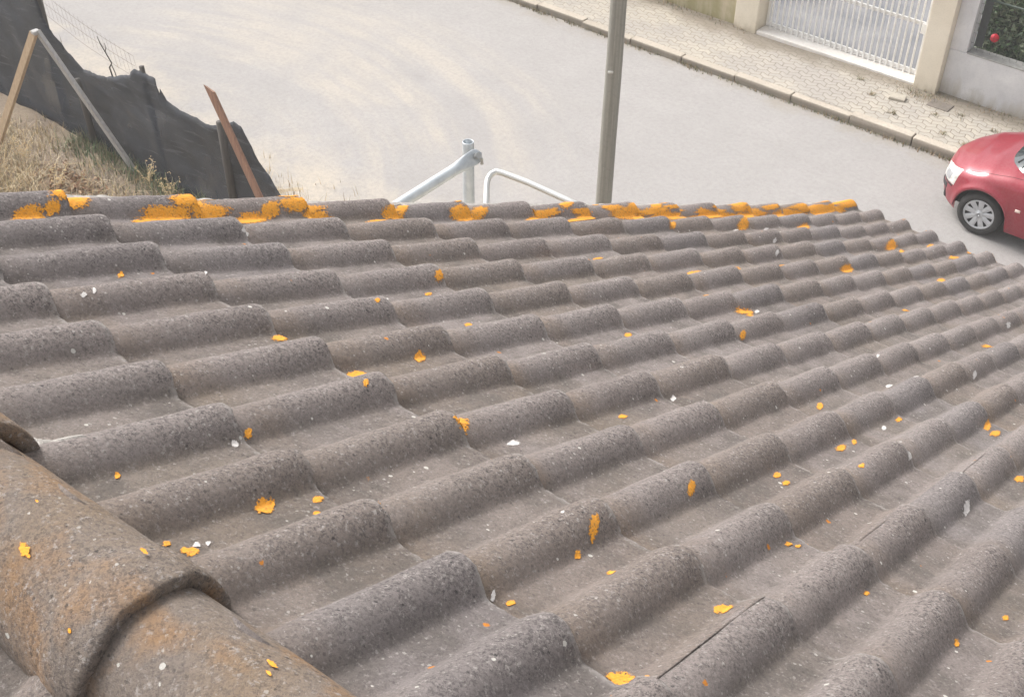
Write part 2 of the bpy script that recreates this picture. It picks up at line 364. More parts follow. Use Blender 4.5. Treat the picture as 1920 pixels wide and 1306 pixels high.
BIG=[(0.25,-0.29,0.003,0.095,0.173,-0.050),
 (0.18,-0.11,0.001,0.049,0.139,-0.041),
 (-0.01,0.06,0.000,0.119,0.245,-0.075),
 (0.36,0.48,0.002,0.056,0.125,-0.042),
 (0.24,0.70,0.005,0.171,0.257,-0.090),
 (0.02,0.95,0.001,0.135,0.357,-0.129),
 (-0.26,1.20,-0.002,0.095,0.466,-0.173),
 (0.16,1.08,0.003,0.138,0.225,-0.084),
 (0.31,1.42,0.004,0.128,0.275,-0.109),
 (0.17,1.63,0.001,0.071,0.284,-0.116),
 (-0.15,1.92,-0.001,0.087,0.494,-0.206),
 (0.08,1.98,0.002,0.188,0.344,-0.147),
 (0.23,2.08,0.003,0.123,0.222,-0.097),
 (0.38,2.69,0.004,0.099,0.129,-0.062),
 (0.20,2.97,0.002,0.118,0.267,-0.132),
 (0.03,3.14,0.000,0.067,0.275,-0.137),
 (0.16,3.84,0.002,0.105,0.288,-0.158),
 (0.22,3.93,0.004,0.200,0.231,-0.129),
 (-0.17,3.98,-0.000,0.039,0.240,-0.131),
 (0.10,4.18,0.001,0.095,0.209,-0.119),
 (0.36,4.90,0.003,0.106,0.185,-0.116),
 (0.18,5.13,0.002,0.128,0.285,-0.180),
 (0.34,5.19,0.005,0.185,0.189,-0.122),
 (-0.02,5.66,0.000,0.099,0.202,-0.132),
 (0.45,5.64,0.007,0.217,0.194,-0.131),
 (0.33,5.88,0.004,0.163,0.199,-0.136),
 (-0.20,6.35,-0.001,0.054,0.284,-0.197),
 (0.37,6.17,0.008,0.277,0.169,-0.119),
 (0.20,6.73,0.004,0.229,0.282,-0.207),
 (0.09,6.98,0.001,0.141,0.499,-0.372),
 (0.39,6.99,0.007,0.260,0.248,-0.188),
 (0.02,7.52,0.000,0.101,0.301,-0.233),
 (0.29,7.62,0.007,0.335,0.332,-0.265),
 (-0.21,7.87,-0.001,0.105,0.236,-0.185),
 (0.45,7.82,0.006,0.209,0.186,-0.152),
 (0.31,8.70,0.008,0.410,0.353,-0.306),
 (0.28,9.10,0.005,0.305,0.323,-0.287),
 (-0.01,9.76,0.000,0.229,0.425,-0.389),
 (0.33,9.68,0.007,0.325,0.291,-0.271),
 (0.17,10.09,0.003,0.237,0.343,-0.325),
 (0.40,10.51,0.010,0.428,0.260,-0.257),
 (0.27,11.24,0.007,0.462,0.272,-0.280),
 (0.09,12.03,0.004,0.587,0.380,-0.405),
 (0.19,12.66,0.007,0.622,0.341,-0.379),
 (-0.11,13.45,-0.002,0.623,0.411,-0.470),
 (-0.45,14.44,-0.009,0.522,0.546,-0.644),
 (0.05,14.10,0.002,0.608,0.418,-0.500)]
SMALL=[(5.45,0.10,0.033,0.053,0.103,-0.048),
 (4.46,-0.03,0.021,0.041,0.077,-0.032),
 (7.07,0.05,0.036,0.044,0.118,-0.065),
 (5.35,0.66,0.019,0.032,0.087,-0.045),
 (6.08,-0.17,0.010,0.014,0.051,-0.024),
 (7.36,-1.31,0.033,0.034,0.070,-0.028),
 (7.34,-1.27,0.012,0.012,0.043,-0.017),
 (7.47,-1.08,0.019,0.019,0.043,-0.019),
 (7.65,-1.16,0.012,0.012,0.028,-0.012),
 (6.36,-1.65,0.008,0.009,0.039,-0.013),
 (6.25,-0.96,0.011,0.014,0.044,-0.018),
 (7.41,-1.79,0.013,0.012,0.038,-0.013),
 (7.58,-1.75,0.026,0.024,0.056,-0.020),
 (9.19,-0.18,0.022,0.020,0.086,-0.059),
 (9.32,-0.36,0.016,0.014,0.029,-0.020),
 (9.67,-0.34,0.019,0.017,0.027,-0.020),
 (9.43,-0.90,0.017,0.014,0.031,-0.019),
 (8.00,-0.98,0.013,0.013,0.027,-0.013),
 (9.19,0.76,0.022,0.023,0.064,-0.053),
 (10.63,-0.14,0.048,0.039,0.041,-0.036),
 (10.60,-0.93,0.057,0.042,0.052,-0.038),
 (10.73,-0.93,0.058,0.042,0.035,-0.026),
 (9.43,2.71,0.033,0.039,0.052,-0.060),
 (9.41,1.69,0.022,0.024,0.038,-0.039),
 (9.58,1.65,0.022,0.024,0.030,-0.030),
 (9.45,2.92,0.017,0.021,0.044,-0.053),
 (8.49,3.39,0.020,0.029,0.076,-0.084),
 (5.40,5.02,0.045,0.114,0.114,-0.107),
 (5.59,5.01,0.033,0.081,0.056,-0.054),
 (2.70,3.92,0.017,0.079,0.116,-0.077),
 (2.63,4.51,0.013,0.063,0.098,-0.069),
 (2.65,2.02,0.008,0.031,0.098,-0.051),
 (3.66,1.91,0.017,0.049,0.053,-0.029),
 (1.66,5.56,0.010,0.085,0.116,-0.085),
 (1.48,5.40,0.004,0.037,0.117,-0.083),
 (3.61,5.51,0.021,0.081,0.096,-0.081),
 (3.57,6.49,0.020,0.083,0.130,-0.119),
 (3.89,7.24,0.022,0.091,0.053,-0.053),
 (1.42,10.57,0.013,0.175,0.161,-0.171),
 (4.34,8.80,0.034,0.138,0.112,-0.132),
 (3.26,11.81,0.028,0.174,0.146,-0.193),
 (1.87,14.39,0.021,0.251,0.186,-0.255),
 (2.85,14.35,0.015,0.123,0.171,-0.251),
 (4.49,13.06,0.036,0.172,0.138,-0.217),
 (4.33,14.16,0.027,0.143,0.148,-0.243),
 (5.62,10.70,0.034,0.117,0.135,-0.205),
 (4.72,14.67,0.030,0.149,0.252,-0.440),
 (5.23,14.69,0.067,0.298,0.172,-0.315),
 (8.60,8.00,0.084,0.163,0.047,-0.083),
 (6.59,8.01,0.043,0.108,0.041,-0.057),
 (9.99,2.32,0.020,0.022,0.030,-0.036),
 (10.54,4.75,0.044,0.056,0.042,-0.076),
 (10.36,4.83,0.027,0.035,0.071,-0.124),
 (9.43,3.88,0.023,0.031,0.039,-0.052),
 (12.34,0.78,0.019,0.014,0.023,-0.037),
 (12.52,1.43,0.025,0.020,0.017,-0.032),
 (11.35,0.79,0.018,0.015,0.018,-0.022),
 (11.43,3.82,0.042,0.046,0.038,-0.074),
 (6.76,1.78,0.023,0.035,0.048,-0.034),
 (5.57,2.86,0.016,0.034,0.062,-0.046),
 (4.87,4.65,0.014,0.039,0.059,-0.051),
 (3.63,5.58,0.019,0.073,0.097,-0.082),
 (2.37,-0.33,0.004,0.016,0.062,-0.021),
 (2.74,-0.73,0.005,0.014,0.043,-0.013),
 (3.20,1.96,0.012,0.040,0.074,-0.039),
 (3.49,1.72,0.010,0.029,0.053,-0.028),
 (4.05,0.90,0.007,0.016,0.045,-0.022),
 (4.58,1.55,0.012,0.027,0.061,-0.034),
 (6.22,4.20,0.017,0.035,0.065,-0.060),
 (7.46,1.40,0.021,0.028,0.041,-0.030),
 (10.36,0.88,0.021,0.019,0.023,-0.023),
 (10.44,0.91,0.021,0.019,0.017,-0.018),
 (10.46,1.02,0.014,0.013,0.017,-0.018),
 (3.50,13.32,0.021,0.133,0.116,-0.169),
 (0.39,12.33,0.004,0.211,0.143,-0.159),
 (1.21,8.86,0.009,0.131,0.186,-0.173),
 (0.79,8.57,0.003,0.070,0.114,-0.101),
 (1.16,7.06,0.005,0.070,0.134,-0.108),
 (3.68,11.67,0.021,0.114,0.208,-0.281)]
RSMALL=[(7.35,-2.34,0.026,0.024,0.076,-0.022),
 (7.80,-2.05,0.014,0.012,0.029,-0.010),
 (9.21,-2.06,0.019,0.014,0.031,-0.013),
 (9.26,-2.09,0.011,0.008,0.017,-0.007),
 (8.32,-2.46,0.008,0.006,0.024,-0.007)]
WHITE=[(7.40,0.34,0.035,0.044,0.099,-0.060),
 (9.30,-0.94,0.012,0.010,0.043,-0.025),
 (7.62,2.25,0.033,0.048,0.044,-0.038),
 (5.44,5.25,0.016,0.042,0.193,-0.186),
 (7.36,2.11,0.019,0.028,0.102,-0.082),
 (10.21,3.00,0.031,0.036,0.091,-0.126),
 (11.30,2.66,0.037,0.037,0.080,-0.131),
 (8.23,9.44,0.031,0.070,0.197,-0.367),
 (7.66,6.39,0.014,0.029,0.127,-0.174),
 (3.11,-0.80,0.006,0.016,0.041,-0.013),
 (3.07,-0.73,0.004,0.011,0.069,-0.022),
 (3.00,-0.01,0.004,0.013,0.061,-0.023),
 (1.20,1.01,0.005,0.044,0.143,-0.057),
 (7.53,-1.70,0.015,0.014,0.038,-0.014),
 (7.56,-1.66,0.011,0.010,0.032,-0.012),
 (8.65,4.70,0.032,0.051,0.048,-0.063),
 (9.24,6.29,0.022,0.036,0.087,-0.145),
 (1.77,1.99,0.006,0.037,0.086,-0.041),
 (3.49,1.31,0.006,0.018,0.134,-0.066),
 (7.95,5.24,0.014,0.024,0.084,-0.107),
 (1.45,8.23,0.007,0.081,0.212,-0.191),
 (1.34,9.44,0.006,0.077,0.153,-0.150),
 (1.91,7.95,0.009,0.078,0.167,-0.153),
 (2.28,8.76,0.007,0.057,0.136,-0.136),
 (8.86,5.00,0.039,0.060,0.036,-0.050),
 (3.21,7.86,0.010,0.050,0.177,-0.177),
 (5.75,14.49,0.030,0.121,0.194,-0.370),
 (6.35,-1.07,0.016,0.020,0.043,-0.017),
 (8.91,-0.26,0.013,0.013,0.026,-0.017),
 (9.44,3.55,0.022,0.029,0.047,-0.061)]

for q, e in enumerate(BIG):
    mb = MB(); ci, cj, a, b, c, d = e
    c = max(min(c, .22), -.22); d = max(min(d, .10), -.10)
    blob(mb, ci + .06, cj, a, b * 1.3, c * .62, d * .62, q + 1, 0.0013, 60, 0.34, drop=.0006, rings=9)
    part(mb, 'lichen_patch', M_LICH, roof, True, HL)
for q, e in enumerate(SMALL):
    mb = MB(); blob(mb, e[0], e[1], e[2] * 1.25, e[3] * 1.25, e[4] * 1.0, e[5] * 1.0, q + 60, 0.0012, 40, 0.20, drop=.0006, rings=6); part(mb, 'lichen_patch', M_LICH, roof, True, HL)
mb = MB()
for q, e in enumerate(WHITE): 
    mb = MB(); blob(mb, *e[:4], max(min(e[4], .055), -.055), e[5] * min(1, .055 / max(abs(e[4]), 1e-6)), q + 200, 0.0010, 24, 0.35, drop=.0005, rings=5); part(mb, 'pale_crust_patch', M_DROP, roof, True, HL)
for q in range(16):
    j = 5.2 + q * .56 + random.Random(q).gauss(0, .08); mb = MB(); blob(mb, .19 + .07 * math.sin(q * 2.3), j, 0.02, .27 + .08 * math.sin(q * 5.1), .075 + .02 * math.sin(q * 3.3), -.03, q + 400, 0.0010, 60, .6, drop=.0006, rings=7); part(mb, 'lichen_patch', M_LICH, roof, True, HL)
for c0, c1, r_ in ((5.80, -1.74, .17), (5.60, -1.76, .12)):
    mb = MB(); blob(mb, c0, c1, r_ * .8, .02, 0.02, .05, int(c0 * 10), 0.0022, 40, .7, rings=5); part(mb, 'mortar_smear', M_MORT, roof, True, HL)
# verge: pale mortar fillet outside the last roll and the bargeboard below it
mb = MB(); prev = None
NV = 900
for q in range(NV):
    j = -1.95 + q * (13.9 + 1.95) / (NV - 1)
    w_ = 0.03 * noise.noise(Vector((j * 9, 0, 3))); hz = 0.0055 * noise.noise(Vector((j * 14, 2, 3)))
    ring = [rp(-0.30, j, dn(j) - .034), rp(-0.30, j, dn(j) - .034 + hz), rp(-0.42 + w_, j, dn(j) - .0325 + hz), rp(-0.52 + w_, j, dn(j) - .038 + hz), rp(-0.54, j, dn(j) - .10), rp(-0.36, j, dn(j) - .10)]
    k0 = len(mb.v); mb.v += [tuple(p) for p in ring]
    if q:
        for a in range(6): mb.f.append((k0 - 6 + a, k0 + a, k0 + (a + 1) % 6, k0 - 6 + (a + 1) % 6)); mb.m.append(0)
mb.f += [tuple(range(5, -1, -1)), tuple(len(mb.v) - 6 + a for a in range(6))]; mb.m += [0, 0]
part(mb, 'verge_mortar', M_MORT)
# walls of the house
def quadprism(mb, pts, z0, inset=0):
    n = len(pts); k0 = len(mb.v)
    mb.v += [(p.x, p.y, z0) for p in pts] + [tuple(p) for p in pts]
    mb.f += [tuple(k0 + q for q in range(n))[::-1], tuple(k0 + n + q for q in range(n))] + [(k0 + q, k0 + (q + 1) % n, k0 + n + (q + 1) % n, k0 + n + q) for q in range(n)]
    mb.m += [0] * (n + 2)
mb = MB()
E1, E2 = 0.1, IMAX - 0.6
rl = [rp(E1, 13.4, -.11), rp(E2, 13.4, -.11), rp(E2, -2.2, -.12), rp(E1, -2.2, -.12)]
bk = [rp2(E1, 10.4, -.11), rp2(E2, 10.4, -.11)]
quadprism(mb, rl, -0.3); quadprism(mb, [rl[3] + Vector((0, 0, -.001)), rl[2] + Vector((0, 0, -.001)), bk[1], bk[0]], -0.3)
part(mb, 'wall', M_WALL)
mb = MB(); g0, g1 = rp(-0.35, 14.22, -.10), rp(IMAX - .4, 14.22, -.10)
pts = [g0 + (g1 - g0) * (q / 12) for q in range(13)]; mb.tube(pts, 0.055, 12)
part(mb, 'gutter', simple('grey_gutter', (0.33, 0.33, 0.33), rough=0.5), house, True)
# ------------------------------------------------------------ street, pavement, lot
def sheet(name, s0, s1, n0, n1, z, mat, label=None, ds=None, fz=None, kind='structure'):
    a = max(1, int((s1 - s0) / (ds or 1e9))); b = max(1, int((n1 - n0) / (ds or 1e9)))
    mb = MB()
    for x in range(a + 1):
        for y in range(b + 1):
            s_, n_ = s0 + (s1 - s0) * x / a, n0 + (n1 - n0) * y / b; mb.v.append((s_, n_, z + (fz(s_, n_) if fz else 0)))
    for x in range(a):
        for y in range(b): q = x * (b + 1) + y; mb.f.append((q, q + b + 1, q + b + 2, q + 1)); mb.m.append(0)
    o = mb.build(name, mat, None, bool(fz), rot=ROT); tag(o, kind=kind, label=label); return o
def road_mat():
    t = NT('worn_asphalt'); co = t.coord(); x = t.n('ShaderNodeSeparateXYZ'); t.l(co, x.inputs[0]); S_, N_ = x.outputs[0], x.outputs[1]
    big = t.noise(co, 0.35, 4, 0.6); med = t.noise(co, 2.3, 5, 0.65); fine = t.noise(co, 15, 7, 0.9); vf = t.noise(co, 210, 2, 0.6)
    c = t.mix(t.ramp(big, [(0.3, 0.0), (0.7, 1.0)]), (0.300, 0.284, 0.278), (0.352, 0.333, 0.324))
    c = t.mix(t.ramp(med, [(0.38, 0.0), (0.66, 0.4)]), c, (0.27, 0.255, 0.245))
    # sandy tyre sweeps: arcs about a turning centre
    dx = t.m('DIVIDE', t.m('ADD', S_, 14.0), 5.5); dy = t.m('DIVIDE', t.m('SUBTRACT', N_, 7.5), 4.6)
    rr = t.m('SQRT', t.m('ADD', t.m('MULTIPLY', dx, dx), t.m('MULTIPLY', dy, dy)))
    wob = t.noise(co, 0.55, 3, 0.5); rr2 = t.m('MULTIPLY_ADD', wob, 0.06, rr)
    cv = t.n('ShaderNodeCombineXYZ'); t.l(t.m('MULTIPLY', rr2, 1.0), cv.inputs[0]); t.l(t.m('MULTIPLY', t.m('ARCTAN2', dy, dx), 0.10), cv.inputs[1])
    band = t.ramp(t.noise(cv.outputs[0], 10.0, 4, 0.6), [(0.44, 0.0), (0.62, 1.0)])
    brk = t.ramp(t.noise(co, 0.9, 4, 0.6), [(0.34, 0.25), (0.58, 1.0)])
    lim = t.m('MULTIPLY', t.ramp(t.m('DIVIDE', rr, 2.0), [(0.20, 0.2), (0.42, 1.0), (0.60, 0.9), (0.80, 0.0)]), t.ramp(t.m('MULTIPLY_ADD', S_, 0.08, 1.5), [(0.66, 1.0), (0.90, 0.0)]))
    sand = t.m('MULTIPLY', t.m('MULTIPLY', band, brk), lim)
    near = t.ramp(t.m('ADD', t.m('MULTIPLY', t.m('SUBTRACT', N_, 8.6), 0.42), t.m('MULTIPLY', t.m('SUBTRACT', t.noise(co, 1.3, 5, 0.6), 0.5), 1.5)), [(0.05, 1.0), (0.55, 0.0)])
    near = t.m('MULTIPLY', near, t.ramp(t.m('MULTIPLY_ADD', S_, 0.1, 1.5), [(0.40, 1.0), (0.85, 0.15)]))
    gut = t.ramp(t.m('ADD', t.m('MULTIPLY', t.m('SUBTRACT', 15.45, N_), 1.6), t.m('MULTIPLY', t.m('SUBTRACT', t.noise(co, 2.2, 4), 0.5), 1.2)), [(0.0, 0.65), (0.45, 0.0)])
    sc_ = t.mix(t.noise(co, 8, 4, 0.7), (0.52, 0.45, 0.36), (0.45, 0.395, 0.325))
    c = t.mix(t.m('MULTIPLY', sand, 0.52), c, sc_); c = t.mix(t.m('MULTIPLY', near, 0.85), c, sc_)
    c = t.mix(gut, c, (0.27, 0.235, 0.185))
    oil = t.ramp(t.noise(co, 1.1, 3, 0.5), [(0.66, 0.0), (0.78, 0.35)]); c = t.mix(oil, c, (0.21, 0.20, 0.20))
    c = t.mix(t.ramp(fine, [(0.44, 0.0), (0.60, 0.42)]), c, (0.19, 0.18, 0.172)); c = t.mix(t.ramp(vf, [(0.5, 0.0), (0.66, 0.40)]), c, (0.52, 0.49, 0.46))
    return t.done(c, 0.92, t.bump(fine, 0.35, 0.004))
sheet('road', -60, 60, 8.0, 15.46, 0.0, road_mat())
def lot_mat():
    t = NT('dry_soil'); co = t.coord(); f = t.noise(co, 1.4, 6, 0.65); g = t.noise(co, 22, 5, 0.75)
    c = t.mix(t.ramp(f, [(0.35, 0.0), (0.65, 1.0)]), (0.25, 0.195, 0.15), (0.37, 0.29, 0.205)); c = t.mix(t.ramp(g, [(0.4, 0.0), (0.7, 0.6)]), c, (0.13, 0.105, 0.08))
    return t.done(c, 0.95, t.bump(g, 0.8, 0.03))
M_LOT = lot_mat()
hill = lambda s, n: 0.05 * noise.noise(Vector((s * .7, n * .7, 1))) + 0.025 * noise.noise(Vector((s * 3, n * 3, 2))) - (0.05 if n > 7.9 else 0)
sheet('lot_ground', -24, -2, 1.0, 8.0, -0.02, M_LOT, ds=0.16, fz=hill)
sheet('verge_soil', -24, 20, 8.0, 9.6, 0.008, simple('verge_sand', (0.47, 0.39, 0.28), (0.33, 0.26, 0.175), 2.2, 0.95, bump=0.5, bd=0.02), ds=0.12, fz=lambda s, n: 0.035 * max(0, 1 - (n - 8.0) / 0.8) + 0.02 * noise.noise(Vector((s * 2.5, n * 2.5, 5))) - 0.03 * max(0, (n - 8.0 - 0.80 - .55 * noise.noise(Vector((s * .9, 0, 0))) - .35 * noise.noise(Vector((s * 3, n * 3, 0)))) / .3))
sheet('ground', -300, 300, -300, 300, -0.16, M_LOT)

def kerb_mat():
    t = NT('kerb_concrete'); co = t.coord(); f = t.noise(co, 1.8, 5, 0.65); g = t.noise(co, 30, 4, 0.7)
    c = t.mix(t.ramp(f, [(0.3, 0.0), (0.7, 1.0)]), (0.52, 0.46, 0.385), (0.40, 0.35, 0.29)); c = t.mix(t.ramp(g, [(0.45, 0.0), (0.75, 0.5)]), c, (0.24, 0.21, 0.17))
    x = t.n('ShaderNodeSeparateXYZ'); t.l(co, x.inputs[0]); c = t.mix(t.ramp(t.m('ADD', t.m('MULTIPLY', x.outputs[2], 6.0), t.m('MULTIPLY', f, .5)), [(0.62, .75), (0.92, 0.0)]), c, (0.20, 0.175, 0.14))
    return t.done(c, 0.92, t.bump(g, 0.4, 0.006))
M_KERB = kerb_mat()
mb = MB(); r_ = random.Random(5)
s_ = -30.0
while s_ < 30:
    L = 0.98; dz = r_.gauss(0, .006); dn_ = r_.gauss(0, .008); Z = 0.105 if s_ < -8.6 else 0.12
    if s_ > -7.3 : Z = 0.142
    mb.bbox((s_ + L / 2, 15.53 + dn_, Z / 2 - .05 + dz), (L - .012, 0.15, Z + .1), .014); s_ += L
o = mb.build('kerb', M_KERB, None, rot=ROT); tag(o, kind='structure')
def paver_mat():
    t = NT('interlocking_pavers'); co = t.coord(); x = t.n('ShaderNodeSeparateXYZ'); t.l(co, x.inputs[0]); S_, N_ = x.outputs[0], x.outputs[1]
    PX, PY = 0.215, 0.105
    # rows run along the street; every long joint is a zigzag, every short one a skew line
    tri = t.m('PINGPONG', t.m('DIVIDE', S_, PX / 2), 1.0)
    zz = t.m('MULTIPLY', t.ramp(tri, [(0.12, 0.0), (0.88, 1.0)]), 0.046)
    v = t.m('DIVIDE', t.m('ADD', N_, zz), PY); row = t.m('FLOOR', v); fv = t.m('SUBTRACT', v, row)
    sh = t.m('MULTIPLY', t.m('MODULO', row, 2.0), 0.5)
    u = t.m('ADD', t.m('ADD', t.m('DIVIDE', S_, PX), sh), t.m('MULTIPLY', fv, 0.10)); col = t.m('FLOOR', u); fu = t.m('SUBTRACT', u, col)
    ev = t.m('MULTIPLY', t.m('SUBTRACT', 0.5, t.m('ABSOLUTE', t.m('SUBTRACT', fv, 0.5))), PY)
    eu = t.m('MULTIPLY', t.m('SUBTRACT', 0.5, t.m('ABSOLUTE', t.m('SUBTRACT', fu, 0.5))), PX)
    e = t.m('MINIMUM', ev, eu); j = t.ramp(t.m('MULTIPLY', e, 100.0), [(0.22, 1.0), (0.62, 0.0)])
    cv = t.n('ShaderNodeCombineXYZ'); t.l(row, cv.inputs[0]); t.l(col, cv.inputs[1]); wn = t.n('ShaderNodeTexWhiteNoise', noise_dimensions='2D'); t.l(cv.outputs[0], wn.inputs[0])
    big = t.noise(co, 0.9, 5, 0.6); g = t.noise(co, 55, 4, 0.75)
    c = t.mix(wn.outputs[0], (0.47, 0.425, 0.355), (0.395, 0.36, 0.31)); c = t.mix(t.ramp(big, [(0.42, 0.0), (0.62, 0.7)]), c, (0.34, 0.315, 0.29))
    dirt = t.ramp(t.m('ADD', t.m('MULTIPLY', t.m('SUBTRACT', N_, 16.2), 0.9), t.m('MULTIPLY', t.noise(co, 1.4, 5, 0.65), 0.9)), [(0.72, 0.0), (1.15, 0.85)])
    c = t.mix(dirt, c, (0.225, 0.19, 0.145)); c = t.mix(t.ramp(g, [(0.4, 0.0), (0.75, 0.4)]), c, (0.22, 0.20, 0.17))
    c = t.mix(t.m('MULTIPLY', j, t.ramp(t.noise(co, 2.5, 3), [(0.30, 0.55), (0.60, 1.0)])), c, (0.18, 0.145, 0.11))
    h = t.m('SUBTRACT', t.m('MULTIPLY', g, 0.15), j)
    return t.done(c, 0.92, t.bump(h, 0.7, 0.008))
M_PAV = paver_mat()
sheet('pavement', -30, 30, 15.585, 17.2, 0.095, M_PAV, ds=0.25, fz=lambda s, n: 0.010 * noise.noise(Vector((s * .9, n * 1.5, 1))) + (0.03 if s > -7.0 else 0.03 * max(0, min(1, (s + 8.5) / 1.5))))
def conc_mat(name, a, b):
    t = NT(name); co = t.coord(); f = t.noise(co, 1.1, 5, 0.6, 0.4); g = t.noise(co, 28, 4, 0.7)
    c = t.mix(t.ramp(f, [(0.3, 0.0), (0.7, 1.0)]), a, b); c = t.mix(t.ramp(g, [(0.5, 0.0), (0.75, 0.35)]), c, tuple(q * .6 for q in b))
    return t.done(c, 0.9, t.bump(g, 0.3, 0.004))
sheet('driveway', -9.4, -4.6, 17.2, 40, 0.11, conc_mat('driveway_concrete', (0.27, 0.265, 0.27), (0.15, 0.155, 0.17)))
sheet('neighbour_ground', -30, 30, 17.2, 40, 0.08, simple('yard_soil', (0.16, 0.15, 0.11), (0.10, 0.11, 0.07), 1.5, 0.95, bump=0.6, bd=0.03))

# ------------------------------------------------------------ boundary: walls, pillars, gate, hedge
def wall_mat(name, a, b, moss, mz=0.6, grey=False):
    t = NT(name); co = t.coord(); x = t.n('ShaderNodeSeparateXYZ'); t.l(co, x.inputs[0])
    f = t.noise(co, 1.3, 6, 0.65, 0.3); g = t.noise(co, 45, 4, 0.7)
    st = t.n('ShaderNodeMapping'); t.l(co, st.inputs[0]); st.inputs['Scale'].default_value = (3.5, 3.5, 0.5)
    run = t.noise(st.outputs[0], 1.5, 4, 0.6)
    c = t.mix(t.ramp(f, [(0.36, 0.0), (0.62, 1.0)]), a, b)
    mo = t.ramp(t.m('SUBTRACT', t.m('ADD', t.m('MULTIPLY', run, 1.0), t.m('MULTIPLY', f, 0.6)), t.m('MULTIPLY', x.outputs[2], mz)), [(0.40, 0.0), (0.80, 0.85)])
    c = t.mix(mo, c, moss); c = t.mix(t.ramp(g, [(0.5, 0.0), (0.8, 0.3)]), c, tuple(q * .5 for q in a))
    return t.done(c, 0.93, t.bump(g, 0.35, 0.006))
M_CREAM = wall_mat('cream_render', (0.76, 0.69, 0.57), (0.68, 0.61, 0.49), (0.42, 0.36, 0.26), 1.6)
M_YEL = wall_mat('mossy_cream_render', (0.62, 0.54, 0.41), (0.50, 0.43, 0.31), (0.30, 0.27, 0.13), 0.25)
M_GREY = wall_mat('grey_white_render', (0.72, 0.715, 0.715), (0.56, 0.56, 0.575), (0.40, 0.36, 0.29), 1.3)
def slab(name, items, mat, loc, label, cat, **k):
    """items: (s, n, z centre, sizes) in street coordinates relative to loc"""
    mb = MB()
    for c, sz in items: mb.bbox(c, sz, 0.012)
    o = mb.build(name, mat, None, loc=SN(*loc), rot=ROT); tag(o, label, cat); return o
slab('boundary_wall', [((-7.0, 0, .72), (14.0, .22, 1.5))], M_YEL, (-9.42, 17.16, 0), 'cream rendered garden wall stained with yellow moss, left of the white gate', 'wall')
pl = slab('gate_pillar', [((0, 0, .98), (.42, .42, 2.0))], M_CREAM, (-9.20, 17.16, 0), 'cream gate pillar at the left end of the white gate', 'pillar')
pr = slab('gate_pillar', [((0, 0, .98), (.36, .44, 2.0))], M_CREAM, (-6.02, 17.12, 0), 'cream gate pillar between the white gate and the grey white wall', 'pillar')
for o in (pl, pr): o['group'] = 'pillars of the gate'
gw = empty('garden_wall', SN(-5.84, 17.16, 0), ROT); tag(gw, 'low grey white plaster wall with a wide opening under a dark green hedge, right of the gate', 'wall')
mb = MB(); mb.bbox((5.0, 0, .39), (10.0, .24, .86), .012); mb.bbox((.13, .0, 1.41), (.26, .236, 1.178), .01); mb.build('wall_body', M_GREY, gw)
mb = MB(); mb.bbox((5.13, .0, .828), (9.72, .25, .022), .006); mb.build('wall_coping', simple('coping_stone', (0.40, 0.39, 0.37), (0.26, 0.255, 0.24), 12, .9), gw)

M_WHT = simple('white_paint', (0.80, 0.79, 0.77), (0.70, 0.68, 0.65), 14, 0.45, bump=0.1)
gate = empty('gate', SN(-8.96, 17.24, 0.11), ROT); tag(gate, 'white steel bar gate with a middle rail closing the concrete driveway', 'gate')
GW = 2.74
mb = MB()
for z in (0.10, 0.86, 1.80): mb.bbox((GW / 2, 0.0, z), (GW - .05, .04, .055), .006)
mb.bbox((.02, 0.0, .95), (.045, .045, 1.78), .006); mb.bbox((GW - .02, 0.0, .95), (.045, .045, 1.78), .006)
mb.build('gate_frame', M_WHT, gate)
NB = 27; bar0 = None
for q in range(NB):
    if bar0 is None:
        mb = MB(); mb.bbox((0, 0, .95), (.028, .024, 1.86), .004); bar0 = mb.build('gate_bar', M_WHT, gate); bar0.location = (.095, -.034, 0)
    else:
        c = bar0.copy(); scene.collection.objects.link(c); c.parent = gate; c.location = (.095 + q * (GW - .19) / (NB - 1), -.034, 0)
mb = MB(); mb.bbox((GW - .10, -.02, .80), (.13, .07, .16), .01); mb.build('lock_box', M_WHT, gate)
mb = MB(); mb.bbox((GW / 2, -.10, .012), (GW + .02, .32, .075), .012)
o = mb.build('threshold', simple('white_marble', (0.80, 0.77, 0.73), (0.70, 0.66, 0.61), 9, .6), None, loc=SN(-8.97, 17.22, .11), rot=ROT); tag(o, 'long white stone threshold lying under the white bar gate', 'doorstep')

def leaf_mass(name, n, fn, size, mats, loc=None, parent=None, rot=ROT, seed=1, kind='leaf'):
    r = random.Random(seed); mb = MB()
    for _ in range(n):
        p, up = fn(r); s = size * r.uniform(.6, 1.4)
        a = Vector((r.gauss(0, 1), r.gauss(0, 1), r.gauss(0, .8))).normalized(); b = a.cross(Vector((r.gauss(0, 1), r.gauss(0, 1), r.gauss(0, 1)))).normalized() * s * .5; a = a * s
        p = Vector(p); mb.add([p - a * .5, p + b * .5 - a * .05, p + a * .5, p - b * .5 - a * .05], [(0, 1, 2, 3)], r.randrange(len(mats)))
    o = mb.build(name, mats, parent, loc=loc, rot=rot); return o
M_LF = [simple('leaf_dark', (0.095, 0.14, 0.085), (0.075, 0.11, 0.065), 6, .6), simple('leaf_mid', (0.12, 0.20, 0.09), (0.09, 0.155, 0.07), 6, .55), simple('leaf_light', (0.25, 0.29, 0.19), (0.18, 0.22, 0.13), 6, .5)]
M_BARK = simple('bark', (0.12, 0.095, 0.07), (0.07, 0.055, 0.04), 12, .9, bump=.8, bd=.01)
